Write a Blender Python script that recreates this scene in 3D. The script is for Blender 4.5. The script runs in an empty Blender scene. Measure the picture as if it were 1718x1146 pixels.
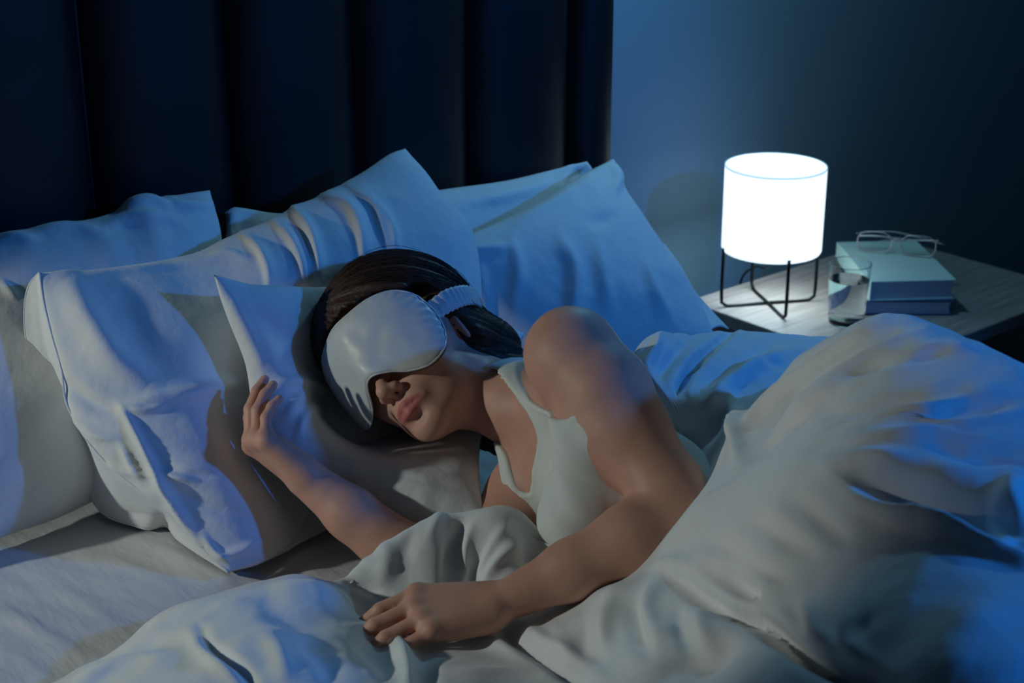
import bpy, bmesh, math, random
import numpy as np
from mathutils import Vector, Matrix, Quaternion

random.seed(3); np.random.seed(3)
D = bpy.data
COL = bpy.context.scene.collection

# ------------------------------------------------------------------ camera
F_PX, CX, CY = 2750.0, 859.0, 573.0
PITCH, HEAD = math.radians(21.0), math.radians(49.4)
FH = np.array([math.cos(HEAD), math.sin(HEAD), 0.0])
RT = np.array([math.sin(HEAD), -math.cos(HEAD), 0.0])
FW = FH * math.cos(PITCH) + np.array([0, 0, -math.sin(PITCH)])
UPV = np.cross(RT, FW)
MZ = 0.62                                    # top of the mattress
TZ = 0.50                                    # top of the night table
_p = (RT * ((1025 - CX) / F_PX) + FW) * 3.014
CAM = np.array([-_p[0], -0.08 - _p[1], 1.59])

def at(px, py, **k):
    """World point seen at (px, py) on the plane x=, y=, z=, h= (above the mattress) or at depth d=."""
    r = RT * ((px - CX) / F_PX) + UPV * ((CY - py) / F_PX) + FW
    (a, v), = k.items()
    if a == 'd': return CAM + r * v
    if a == 'h': a, v = 'z', MZ + v
    i = 'xyz'.index(a)
    return CAM + r * ((v - CAM[i]) / r[i])

def proj(P):
    q = np.asarray(P) - CAM
    dd = q @ FW
    return CX + F_PX * (q @ RT) / dd, CY - F_PX * (q @ UPV) / dd

def cv(r, u, t):
    """Direction given as right, up, towards the viewer."""
    return RT * r + UPV * u - FW * t

def nrm(v):
    v = np.asarray(v, float); return v / np.linalg.norm(v)

cam = D.cameras.new('camera'); camo = D.objects.new('camera', cam); COL.objects.link(camo)
cam.sensor_width = 36.0; cam.lens = F_PX / 1718 * 36.0; cam.clip_start = 0.05
camo.location = CAM
camo.matrix_world = Matrix.Translation(CAM) @ Matrix((RT, UPV, -FW)).transposed().to_4x4()
cam.dof.use_dof = True; cam.dof.focus_distance = 2.0; cam.dof.aperture_fstop = 7.5
sc = bpy.context.scene
sc.camera = camo
sc.view_settings.view_transform = 'Standard'; sc.view_settings.look = 'None'
sc.view_settings.gamma = 1.0; sc.view_settings.use_curve_mapping = False
sc.view_settings.exposure = -0.18
sc.cycles.max_bounces = 14; sc.cycles.transmission_bounces = 14; sc.cycles.diffuse_bounces = 3; sc.cycles.use_denoising = True

# ------------------------------------------------------------------ world and lights
w = D.worlds.new('night'); sc.world = w; w.use_nodes = True
bg = w.node_tree.nodes['Background']
bg.inputs[0].default_value = (0.30, 0.28, 0.42, 1); bg.inputs[1].default_value = 0.014

def aim(o, tgt):
    d = Vector(tgt) - Vector(o.location)
    o.rotation_euler = d.to_track_quat('-Z', 'Y').to_euler()

SUBJ = at(760, 760, h=0.10)
def light(name, kind, loc, tgt, energy, color, **kw):
    l = D.lights.new(name, kind); l.energy = energy; l.color = color
    for a, v in kw.items(): setattr(l, a, v)
    o = D.objects.new(name, l); COL.objects.link(o); o.location = Vector(loc)
    if tgt is not None: aim(o, tgt)
    return o

# pale key light from the left of the camera, blue night light from the right
key = light('key_lamp', 'SPOT', SUBJ + RT * -1.84 + FH * -.68 + np.array([0, 0, .66]), at(770, 880, h=.1),
            56, (0.92, 1.0, 0.93), spot_size=math.radians(37), spot_blend=0.65, shadow_soft_size=0.04)
blue = light('night_blue', 'SPOT', SUBJ + RT * 2.25 + FH * -1.12 + np.array([0, 0, 1.36]), SUBJ + RT * .1 + np.array([0, 0, 0.05]),
             112, (0.010, 0.235, 1.0), spot_size=math.radians(60), spot_blend=0.5, shadow_soft_size=0.07)
glow = light('wall_glow', 'POINT', (0.14, -0.16, 1.60), None, 11.0, (0.28, 0.70, 1.0), shadow_soft_size=0.05)

# ------------------------------------------------------------------ materials
def mat(name, color, rough=0.7, **kw):
    m = D.materials.new(name); m.use_nodes = True
    b = m.node_tree.nodes['Principled BSDF']
    b.inputs['Base Color'].default_value = (*color, 1); b.inputs['Roughness'].default_value = rough
    for k, v in kw.items():
        b.inputs[k.replace('_', ' ')].default_value = v
    return m

def nodes(m): return m.node_tree.nodes, m.node_tree.links, m.node_tree.nodes['Principled BSDF']

def add_bump(m, scale, strength, dist=0.002, detail=4, stretch=None, kind='noise', coord='Object'):
    N, L, b = nodes(m)
    tc = N.new('ShaderNodeTexCoord'); mp = N.new('ShaderNodeMapping')
    L.new(tc.outputs[coord], mp.inputs[0])
    if stretch: mp.inputs['Scale'].default_value = stretch
    if kind == 'noise':
        t = N.new('ShaderNodeTexNoise'); t.inputs['Detail'].default_value = detail; o = t.outputs['Fac']
    else:
        t = N.new('ShaderNodeTexWave'); t.inputs['Distortion'].default_value = 1.0; o = t.outputs['Fac']
    t.inputs['Scale'].default_value = scale
    L.new(mp.outputs[0], t.inputs['Vector'])
    bp = N.new('ShaderNodeBump'); bp.inputs['Strength'].default_value = strength; bp.inputs['Distance'].default_value = dist
    L.new(o, bp.inputs['Height'])
    prev = b.inputs['Normal'].links[0].from_socket if b.inputs['Normal'].links else None
    if prev: L.new(prev, bp.inputs['Normal'])
    L.new(bp.outputs[0], b.inputs['Normal'])
    return m

def vary(m, c1, c2, scale, stretch=None, detail=5, lo=.35, hi=.65):
    N, L, b = nodes(m)
    tc = N.new('ShaderNodeTexCoord'); mp = N.new('ShaderNodeMapping'); L.new(tc.outputs['Object'], mp.inputs[0])
    if stretch: mp.inputs['Scale'].default_value = stretch
    t = N.new('ShaderNodeTexNoise'); t.inputs['Scale'].default_value = scale; t.inputs['Detail'].default_value = detail
    L.new(mp.outputs[0], t.inputs['Vector'])
    r = N.new('ShaderNodeValToRGB'); r.color_ramp.elements[0].position = lo; r.color_ramp.elements[1].position = hi
    r.color_ramp.elements[0].color = (*c1, 1); r.color_ramp.elements[1].color = (*c2, 1)
    L.new(t.outputs['Fac'], r.inputs[0]); L.new(r.outputs[0], b.inputs['Base Color'])
    return m

M = {}
M['linen'] = mat('linen', (.73, .74, .74), .85, Sheen_Weight=.15)
add_bump(M['linen'], 30, .55, .005, 7); add_bump(M['linen'], 900, .12, .0006, 2)
M['duvet'] = mat('duvet_cotton', (.74, .75, .74), .8, Sheen_Weight=.15)
add_bump(M['duvet'], 18, .55, .006, 6); add_bump(M['duvet'], 900, .08, .0006, 2)
M['sheet'] = mat('sheet_cotton', (.60, .60, .60), .85)
add_bump(M['sheet'], 22, .5, .005, 6, (2.2, .7, 1)); add_bump(M['sheet'], 900, .1, .0006, 2)
M['velvet'] = mat('dark_velvet', (.006, .007, .009), .5, Specular_IOR_Level=.45)
add_bump(M['velvet'], 9, .3, .01, 3)
M['wall'] = mat('blue_wall', (.16, .27, .36), .8); add_bump(M['wall'], 220, .12, .001, 3)
M['floor'] = vary(mat('floor_wood', (.1, .07, .05), .5), (.09, .065, .05), (.16, .12, .09), 6, (1, 14, 1))
M['ceil'] = mat('ceiling_paint', (.5, .5, .5), .9)
M['trim'] = mat('trim_paint', (.4, .42, .45), .6)
M['wood'] = vary(mat('pale_oak', (.4, .3, .25), .45), (.30, .235, .20), (.42, .34, .30), 5, (1.2, 16, 8), 6)
M['bedwood'] = mat('bed_fabric', (.05, .055, .07), .8)
M['metal'] = mat('black_wire', (.006, .006, .007), .45, Metallic=.6)
M['mattress'] = mat('mattress_ticking', (.7, .7, .7), .9)
M['skin'] = mat('skin', (.60, .36, .29), .52, Specular_IOR_Level=.35, Subsurface_Weight=.25, Subsurface_Scale=.012)
b = M['skin'].node_tree.nodes['Principled BSDF']; b.inputs['Subsurface Radius'].default_value = (1, .35, .2)
M['hair'] = mat('dark_hair', (.050, .026, .017), .55, Specular_IOR_Level=.25)
M['satin'] = mat('grey_satin', (.58, .60, .58), .42, Sheen_Weight=.25)
add_bump(M['satin'], 60, .08, .001, 3)
M['satin_edge'] = mat('satin_piping', (.66, .68, .68), .35)
M['mask_back'] = mat('mask_lining', (.03, .03, .035), .8)
M['jersey'] = mat('white_jersey', (.68, .70, .66), .85); add_bump(M['jersey'], 30, .25, .004, 4); add_bump(M['jersey'], 1200, .1, .0005, 1)
M['cover'] = mat('pale_green_cover', (.52, .68, .60), .5); add_bump(M['cover'], 400, .1, .0005, 2)
M['pages'] = add_bump(mat('book_pages', (.52, .50, .50), .9), 1.0, .5, .0008, 2, (3, 3, 1400))
M['navy'] = mat('navy_cover', (.03, .05, .12), .55)
M['gm'] = mat('spectacle_metal', (.62, .52, .50), .3, Metallic=.8)

def glassmat(name, ior, col=(1, 1, 1), rough=0.0):
    m = D.materials.new(name); m.use_nodes = True
    N, L, b = nodes(m)
    b.inputs['Transmission Weight'].default_value = 1; b.inputs['IOR'].default_value = ior
    b.inputs['Roughness'].default_value = rough; b.inputs['Base Color'].default_value = (*col, 1)
    return m
M['glass'] = glassmat('clear_glass', 1.48, (.93, .97, .97)); M['water'] = glassmat('water', 1.333)
M['lens'] = glassmat('lens_glass', 1.05)
def emis(name, col, s):
    m = D.materials.new(name); m.use_nodes = True
    N, L, b = nodes(m)
    b.inputs['Emission Color'].default_value = (*col, 1); b.inputs['Emission Strength'].default_value = s
    b.inputs['Base Color'].default_value = (.8, .85, .87, 1); b.inputs['Roughness'].default_value = .35
    return m
M['shade'] = emis('lit_opal_shade', (.80, .95, 1.0), 1.4)
M['shade_down'] = emis('shade_opening', (.62, .88, 1.0), 9)
M['shade_rim'] = emis('shade_rim', (.50, .80, 1.0), .62)

# ------------------------------------------------------------------ object helpers
def mesh_obj(name, verts, faces, m, parent=None, smooth=True, mats=None):
    me = D.meshes.new(name)
    me.from_pydata([tuple(map(float, v)) for v in verts] if not isinstance(verts, np.ndarray) else verts.tolist(), [],
                   faces if not isinstance(faces, np.ndarray) else faces.tolist())
    me.update()
    for mm in ([m] if mats is None else mats): me.materials.append(mm)
    if smooth: me.polygons.foreach_set('use_smooth', [True] * len(me.polygons))
    o = D.objects.new(name, me); COL.objects.link(o)
    if parent is not None: o.parent = parent; o.matrix_parent_inverse = parent.matrix_world.inverted()
    return o

def bm_obj(name, bm, m, parent=None, smooth=False, mats=None):
    me = D.meshes.new(name); bm.normal_update(); bm.to_mesh(me); bm.free()
    for mm in ([m] if mats is None else mats): me.materials.append(mm)
    if smooth: me.polygons.foreach_set('use_smooth', [True] * len(me.polygons))
    o = D.objects.new(name, me); COL.objects.link(o)
    if parent is not None: o.parent = parent; o.matrix_parent_inverse = parent.matrix_world.inverted()
    return o

def tag(o, label, cat, group=None, kind=None):
    if label: o['label'] = label
    if cat: o['category'] = cat
    if group: o['group'] = group
    if kind: o['kind'] = kind
    return o

def empty(name, loc, label=None, cat=None, group=None, rz=0):
    o = D.objects.new(name, None); COL.objects.link(o); o.location = Vector(loc); o.rotation_euler = (0, 0, rz)
    o.empty_display_size = .05
    o.matrix_world = Matrix.Translation(Vector(loc)) @ Matrix.Rotation(rz, 4, 'Z')
    return tag(o, label, cat, group)

def box_bm(x0, x1, y0, y1, z0, z1, bev=0.0, seg=2, bm=None, mtx=None):
    new = bm is None
    bm = bm or bmesh.new()
    r = bmesh.ops.create_cube(bm, size=1)
    for v in r['verts']:
        v.co = Vector(((x0 + x1) / 2 + v.co.x * (x1 - x0), (y0 + y1) / 2 + v.co.y * (y1 - y0), (z0 + z1) / 2 + v.co.z * (z1 - z0)))
    if mtx is not None: bmesh.ops.transform(bm, matrix=mtx, verts=r['verts'])
    if bev > 0:
        es = list({e for v in r['verts'] for e in v.link_edges})
        bmesh.ops.bevel(bm, geom=es, offset=bev, segments=seg, affect='EDGES', profile=.5)
    return bm

def tube(name, pts, rad, m, parent=None, seg=8, closed=False):
    """Round rod along a polyline; rad may be a list."""
    P = [Vector(p) for p in pts]; n = len(P)
    R = rad if hasattr(rad, '__len__') else [rad] * n
    vs, fs = [], []
    up = None
    for i in range(n):
        a = P[(i - 1) % n] if (closed or i > 0) else P[i]; c = P[(i + 1) % n] if (closed or i < n - 1) else P[i]
        t = (c - a).normalized()
        if up is None: up = t.orthogonal().normalized()
        up = (up - t * up.dot(t)).normalized(); s = t.cross(up)
        for k in range(seg):
            an = 2 * math.pi * k / seg
            vs.append(P[i] + (up * math.cos(an) + s * math.sin(an)) * R[i])
    m_ = n if closed else n - 1
    for i in range(m_):
        for k in range(seg):
            j = (i + 1) % n
            fs.append((i * seg + k, i * seg + (k + 1) % seg, j * seg + (k + 1) % seg, j * seg + k))
    if not closed:
        fs.append(tuple(range(seg))[::-1]); fs.append(tuple((n - 1) * seg + k for k in range(seg)))
    return mesh_obj(name, vs, fs, m, parent)

def supported(prof, e=.0004):
    """extra profile points beside every corner so that smooth shading keeps the walls true"""
    out = []
    for i, p in enumerate(prof):
        p = np.array(p, float)
        if 0 < i:
            a = np.array(prof[i - 1], float); L_ = np.linalg.norm(a - p)
            if L_ > 3 * e: out.append(p + (a - p) / L_ * e)
        out.append(p)
        if i < len(prof) - 1:
            a = np.array(prof[i + 1], float); L_ = np.linalg.norm(a - p)
            if L_ > 3 * e: out.append(p + (a - p) / L_ * e)
    return [tuple(q) for q in out]

def lathe(name, prof, m, parent=None, loc=(0, 0, 0), seg=64, closed=False):
    vs, fs = [], []
    for r, z in prof:
        for k in range(seg):
            a = 2 * math.pi * k / seg; vs.append((loc[0] + r * math.cos(a), loc[1] + r * math.sin(a), loc[2] + z))
    n = len(prof)
    for i in range(n if closed else n - 1):
        j = (i + 1) % n
        for k in range(seg):
            fs.append((i * seg + k, i * seg + (k + 1) % seg, j * seg + (k + 1) % seg, j * seg + k))
    o = mesh_obj(name, vs, fs, m, parent)
    bm = bmesh.new(); bm.from_mesh(o.data); bmesh.ops.remove_doubles(bm, verts=bm.verts, dist=1e-6)
    bmesh.ops.recalc_face_normals(bm, faces=bm.faces); bm.to_mesh(o.data); bm.free()
    o.data.polygons.foreach_set('use_smooth', [True] * len(o.data.polygons))
    return o

def spline(pts, n, closed=False):
    """Catmull-Rom through pts, resampled by chord length to n points."""
    P = np.asarray(pts, float)
    if len(P) == 2:
        t = np.linspace(0, 1, n)[:, None]; return P[0] * (1 - t) + P[1] * t
    Q = np.vstack([2 * P[0] - P[1], P, 2 * P[-1] - P[-2]]) if not closed else np.vstack([P[-1], P, P[0], P[1]])
    out = []
    for i in range(len(Q) - 3):
        p0, p1, p2, p3 = Q[i:i + 4]
        d01, d12, d23 = [max(np.linalg.norm(b_ - a_), 1e-9) ** .5 for a_, b_ in ((p0, p1), (p1, p2), (p2, p3))]
        t = np.linspace(0, 1, 24, endpoint=False)[:, None]
        m1 = (p2 - p1) + d12 * ((p1 - p0) / d01 - (p2 - p0) / (d01 + d12))
        m2 = (p2 - p1) + d12 * ((p3 - p2) / d23 - (p3 - p1) / (d12 + d23))
        a_ = 2 * (p1 - p2) + m1 + m2; b_ = -3 * (p1 - p2) - 2 * m1 - m2
        out.append(a_ * t ** 3 + b_ * t ** 2 + m1 * t + p1)
    C = np.vstack(out + [Q[-2][None]])
    s = np.concatenate([[0], np.cumsum(np.linalg.norm(np.diff(C, axis=0), axis=1))])
    u = np.linspace(0, s[-1], n)
    return np.stack([np.interp(u, s, C[:, k]) for k in range(C.shape[1])], 1)

# smooth value noise on numpy arrays
_rs = np.random.RandomState(11); _LAT = _rs.rand(64, 64, 64) * 2 - 1
def vnoise(P, sc_):
    q = np.asarray(P) * sc_; i = np.floor(q).astype(int); f = q - i; f = f * f * (3 - 2 * f); i &= 63; j = (i + 1) & 63
    L_ = _LAT; x, y, z = f[..., 0], f[..., 1], f[..., 2]
    def l(a, b_, c): return L_[a, b_, c]
    c00 = l(i[..., 0], i[..., 1], i[..., 2]) * (1 - x) + l(j[..., 0], i[..., 1], i[..., 2]) * x
    c10 = l(i[..., 0], j[..., 1], i[..., 2]) * (1 - x) + l(j[..., 0], j[..., 1], i[..., 2]) * x
    c01 = l(i[..., 0], i[..., 1], j[..., 2]) * (1 - x) + l(j[..., 0], i[..., 1], j[..., 2]) * x
    c11 = l(i[..., 0], j[..., 1], j[..., 2]) * (1 - x) + l(j[..., 0], j[..., 1], j[..., 2]) * x
    return (c00 * (1 - y) + c10 * y) * (1 - z) + (c01 * (1 - y) + c11 * y) * z

def grid_faces(nu, nv, off=0):
    i, j = np.meshgrid(np.arange(nu - 1), np.arange(nv - 1), indexing='ij')
    a = (i * nv + j).ravel() + off
    return np.stack([a, a + nv, a + nv + 1, a + 1], 1)

def grid_normals(G):
    du = np.gradient(G, axis=0); dv = np.gradient(G, axis=1)
    n = np.cross(du, dv); n /= np.maximum(np.linalg.norm(n, axis=2, keepdims=True), 1e-12)
    return n

def strokes(G, lst, N=None):
    """Fold lines: each ([(px,py)...], width_px, height_m[, side]) raises (or with a negative height sinks) a real fold in grid G.
    side: 0 symmetric, +-1 steeper on one side."""
    nrml = grid_normals(G) if N is None else N
    X, Y = proj(G)
    disp = np.zeros(X.shape)
    for s in lst:
        pts, wd, h = s[:3]; side = s[3] if len(s) > 3 else 0
        C = spline(np.array(pts, float), 160)
        T = np.gradient(C, axis=0); T /= np.linalg.norm(T, axis=1, keepdims=True)
        x0, y0 = C.min(0) - 3.2 * wd; x1, y1 = C.max(0) + 3.2 * wd
        msk = (X > x0) & (X < x1) & (Y > y0) & (Y < y1)
        if not msk.any(): continue
        p = np.stack([X[msk], Y[msk]], 1)
        d = p[:, None, :] - C[None]; dd = (d ** 2).sum(2); k = dd.argmin(1)
        r = np.sqrt(dd[np.arange(len(k)), k])
        sg = np.sign(d[np.arange(len(k)), k, 0] * T[k, 1] - d[np.arange(len(k)), k, 1] * T[k, 0])
        wl = np.where(sg * side > 0, wd * .45, wd * (1.0 + .5 * abs(side)))
        u = k / 159.0
        tp = np.sin(np.pi * np.clip(u * .92 + .04, 0, 1)) ** .7
        disp[msk] += h * tp * np.exp(-(r / wl) ** 2) 
    return G + nrml * disp[..., None]

# ================================================================== room
def slab(name, x0, x1, y0, y1, z0, z1, m):
    return tag(bm_obj(name, box_bm(x0, x1, y0, y1, z0, z1), m), None, None, None, 'structure')
WY = .14
slab('floor', -4.2, 2.6, -4.6, WY, -.08, 0, M['floor'])
slab('wall_back', -4.2, 2.6, WY, WY + .12, -.08, 2.8, M['wall'])
slab('wall_right', 2.6, 2.72, -4.6, WY + .12, -.08, 2.8, M['wall'])
slab('wall_left', -4.32, -4.2, -4.6, WY + .12, -.08, 2.8, M['wall'])
slab('ceiling', -4.32, 2.72, -4.6, WY + .12, 2.8, 2.9, M['ceil'])
slab('baseboard_back', -4.2, 2.6, WY - .018, WY, 0, .09, M['trim'])
slab('baseboard_right', 2.582, 2.6, -4.6, WY - .018, 0, .09, M['trim'])

# ================================================================== bed
BX0, BX1, BY1 = -1.82, 0.0, -2.30
bed = empty('bed', (-.91, -1.1, 0), 'double bed with a tall dark headboard of upright padded channels', 'bed')
hb = bm_obj('headboard', box_bm(BX0, BX1 - .004, -.05, WY - .002, .02, 1.90, .008), M['velvet'], bed)
CH = .22
rx = random.Random(5)
def channel(x0, x1, z0, z1, depth=.050, parent=hb):
    nu, nv = 21, 40
    us = np.linspace(-1, 1, nu); zs = np.linspace(z0, z1, nv)
    vs = []
    for z in zs:
        e = min(1.0, max(0.0, min((z - z0), (z1 - z)) / .03)) ** .5
        wob = .0025 * math.sin(z * 5 + x0 * 17) + .0015 * math.sin(z * 13 + x0 * 5)
        for u in us:
            prof = (1 - abs(u) ** 2.6) ** .5
            vs.append(((x0 + x1) / 2 + u * ((x1 - x0) / 2 - .0005) + wob * (1 - u * u), -.048 - depth * prof * (.25 + .75 * e), z))
    fs = []
    for i in range(nv - 1):
        for k in range(nu - 1):
            a = i * nu + k; fs.append((a, a + 1, a + 1 + nu, a + nu))
    o = mesh_obj('upholstered_channel', vs, fs, M['velvet'], parent)
    return o
# right-hand edge of the padding carries a plain border, then equal channels go left
xs = [BX1 - .10 - i * CH for i in range(0, 9)]
channel(BX1 - .10, BX1, .03, 1.89, .046)
for i in range(8):
    channel(max(xs[i + 1], BX0), xs[i], .03, 1.89)
bm_obj('side_rail', box_bm(BX0 + .02, BX0 + .06, BY1, -.06, .14, .34, .01), M['bedwood'], bed)
bm_obj('side_rail', box_bm(BX1 - .06, BX1 - .02, BY1, -.06, .14, .34, .01), M['bedwood'], bed)
bm_obj('foot_rail', box_bm(BX0 + .06, BX1 - .06, BY1, BY1 + .04, .14, .34, .01), M['bedwood'], bed)
bm_obj('slat_base', box_bm(BX0 + .06, BX1 - .06, BY1 + .04, -.06, .25, .30), M['bedwood'], bed)
for lx in (BX0 + .05, BX1 - .05):
    for ly in (BY1 + .05, -.12):
        bm_obj('leg', box_bm(lx - .025, lx + .025, ly - .025, ly + .025, 0, .145, .004), M['metal'], bed)
mt = bm_obj('mattress', box_bm(BX0 + .035, BX1 - .035, BY1 + .03, -.112, .302, MZ - .012, .035, 5), M['mattress'], None, True)
tag(mt, 'thick mattress under the fitted sheet on the bed frame', 'mattress')

def fitted_sheet():
    X0, X1, Y0, Y1 = BX0 + .028, BX1 - .028, BY1 + .02, -.108
    nx, ny = 190, 230
    x = np.linspace(X0, X1, nx); y = np.linspace(Y0, Y1, ny)
    XX, YY = np.meshgrid(x, y, indexing='ij')
    e = np.minimum(np.minimum(XX - X0, X1 - XX), np.minimum(YY - Y0, Y1 - YY))
    ZZ = MZ - .004 - .045 * (1 - np.clip(e / .045, 0, 1)) ** 2.4
    G = np.stack([XX, YY, ZZ], 2)
    P = np.stack([XX * 1.0 + YY * .55, YY * .25 - XX * .12, XX * 0], 2)
    G[..., 2] += .0022 * vnoise(P, 22) + .0012 * vnoise(P, 50)
    st = []
    for a, b_, h in (((-40, 1010), (150, 1110), .004), ((40, 960), (210, 1060), .003), ((120, 925), (300, 985), .003), ((-20, 1085), (90, 1150), .004),
                     ((200, 900), (350, 965), .003), ((470, 952), (560, 915), .006), ((440, 945), (520, 905), .004), ((500, 965), (600, 925), .005), ((-60, 950), (60, 1005), .003)):
        st.append(([a, ((a[0] + b_[0]) / 2 + 6, (a[1] + b_[1]) / 2 - 5), b_], 9, h))
    G = strokes(G, st)
    # skirt hanging down the sides
    ring = [(i, 0) for i in range(nx)] + [(nx - 1, j) for j in range(1, ny)] + [(i, ny - 1) for i in range(nx - 2, -1, -1)] + [(0, j) for j in range(ny - 2, 0, -1)]
    V = G.reshape(-1, 3); F = grid_faces(nx, ny).tolist()
    idx = [i * ny + j for i, j in ring]; off = len(V)
    low = V[idx].copy(); low[:, 2] = .36
    V = np.vstack([V, low]); n = len(idx)
    for k in range(n): F.append((idx[k], off + k, off + (k + 1) % n, idx[(k + 1) % n]))
    o = mesh_obj('fitted_sheet', V, F, M['sheet'])
    return tag(o, 'white fitted sheet stretched smooth over the mattress, creased near the pillows', 'bed sheet')
fitted_sheet()

# ================================================================== night table
t = empty('bedside_table', (.53, -.23, 0), 'low bedside table with a pale wood-grain top beside the bed', 'side table')
TX0, TX1, TY = .29, .94, -.47
bm_obj('tabletop', box_bm(TX0, TX1, TY, .004, TZ - .028, TZ, .003), M['wood'], t)
bm_obj('side_panel', box_bm(TX0 + .02, TX0 + .038, TY + .02, -.02, .02, TZ - .028), M['wood'], t)
bm_obj('side_panel', box_bm(TX1 - .038, TX1 - .02, TY + .02, -.02, .02, TZ - .028), M['wood'], t)
bm_obj('back_panel', box_bm(TX0 + .038, TX1 - .038, -.034, -.02, .02, TZ - .028), M['wood'], t)
bm_obj('shelf', box_bm(TX0 + .038, TX1 - .038, TY + .03, -.034, .24, .256), M['wood'], t)
bm_obj('shelf', box_bm(TX0 + .038, TX1 - .038, TY + .03, -.034, .02, .036), M['wood'], t)

# ================================================================== lamp
fL, fF, fR, fB = [at(*p, z=TZ) for p in ((1213, 516), (1312, 538), (1364, 510), (1265, 480))]
lc = (fL + fF + fR + fB) / 4
rad = np.mean([np.linalg.norm(q - lc) for q in (fL, fF, fR, fB)])
ang0 = math.atan2(*(fL - lc)[[1, 0]])
lamp = empty('table_lamp', lc, 'lit white drum lamp on thin black wire legs on the bedside table', 'lamp')
wr = .0034
zb = TZ + .122
feet = [lc + rad * np.array([math.cos(ang0 + k * math.pi / 2), math.sin(ang0 + k * math.pi / 2), 0]) for k in range(4)]
for k in range(4):
    p = feet[k]; inner = lc + (p - lc) * 0.02
    tube('leg', spline([p + [0, 0, zb - TZ], p + [0, 0, .02], p + [0, 0, wr + .004] - (p - lc) * .02, p - (p - lc) * .10 + [0, 0, wr], inner + [0, 0, wr]], 16), wr, M['metal'], lamp, 8)
SR_ = rad * 1.00; SH = .167
ob = lathe('lamp_shade', [(SR_ - .002, 0), (SR_, .004), (SR_ + .0005, SH - .004), (SR_ - .0008, SH)], M['shade'], lamp, (lc[0], lc[1], zb - .008))
lathe('shade_top', [(0, SH - .003), (SR_ * .6, SH - .003), (SR_ - .003, SH - .003)], M['shade'], lamp, (lc[0], lc[1], zb - .008))['label'] = 'glowing white top disc'
lathe('shade_rim', [(SR_ - .0022, SH - .0010), (SR_ - .0022, SH + .0012), (SR_ + .0008, SH + .0012), (SR_ + .0008, SH - .0010)], M['shade_rim'], lamp, (lc[0], lc[1], zb - .008), closed=True)
lathe('shade_base', [(0, 0), (SR_ - .002, 0)], M['shade_down'], lamp, (lc[0], lc[1], zb - .008))['label'] = 'glowing underside of the shade'
# cord running from under the lamp to the wall
cpts = [lc + [0, 0, zb - TZ], lc + [.015, .02, .07], at(1266, 448, y=-.02), at(1245, 466, y=.02), at(1240, 470, y=.03) - [0, 0, .08]]
tube('cord', spline(cpts, 30), .0022, M['metal'], lamp, 6)
print('lamp', lc, rad)

# ================================================================== glass of water
g = at(1419, 541, z=TZ); gr0, gr1, gh = .0335, .0405, .120
sgl = F_PX / ((g - CAM) @ FW)
gl = empty('water_glass', g, 'clear tumbler half full of water in front of the books', 'glass')
lathe('tumbler', supported([(0, 0), (gr0 - .002, 0), (gr0, .003), (gr1, gh - .001), (gr1 - .0006, gh), (gr1 - .0016, gh - .001),
                  (gr0 - .0012, .012), (gr0 - .006, .009), (0, .009)]), M['glass'], gl, g, 96)
wl = .088; rw = gr0 + (gr1 - gr0) * wl / gh - .0010
lathe('water', supported([(0, .0085), (gr0 - .006, .0085), (gr0 - .0008, .0125), (rw, wl), (0, wl - .0002)]), M['water'], gl, g, 96)

# ================================================================== books and spectacles
def book(name, ctr, wx, wy, h, rz, z0, mc, label, mp):
    bk = empty(name, (ctr[0], ctr[1], z0), label, 'book', 'books on the bedside table', rz)
    T = Matrix.Translation((ctr[0], ctr[1], z0)) @ Matrix.Rotation(rz, 4, 'Z')
    th = .0028
    def part(nm, a, m, bev=.0008):
        bm = box_bm(*a, bev); bmesh.ops.transform(bm, matrix=T, verts=bm.verts); return bm_obj(nm, bm, m, bk)
    part('front_cover', (-wx / 2, wx / 2, -wy / 2, wy / 2, h - th, h), mc)
    part('back_cover', (-wx / 2, wx / 2, -wy / 2, wy / 2, 0, th), mc)
    part('spine', (-wx / 2, -wx / 2 + th, -wy / 2, wy / 2, th, h - th), mc)
    # page block with a hollow fore edge
    bm = bmesh.new(); n = 9; ring = []
    for k in range(n):
        u = -1 + 2 * k / (n - 1); z = th + (h - 2 * th) * (k / (n - 1)); dx = .004 * (1 - u * u)
        ring.append([bm.verts.new(T @ Vector(q)) for q in ((-wx / 2 + th + .0005, -wy / 2 + .0035, z), (wx / 2 - .003 - dx, -wy / 2 + .0035, z), (wx / 2 - .003 - dx, wy / 2 - .0035, z), (-wx / 2 + th + .0005, wy / 2 - .0035, z))])
    for a, b_ in zip(ring, ring[1:]):
        for i in range(4): bm.faces.new((a[i], a[(i + 1) % 4], b_[(i + 1) % 4], b_[i]))
    bm.faces.new(ring[0][::-1]); bm.faces.new(ring[-1])
    bm_obj('page_block', bm, mp, bk)
    return bk
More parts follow.
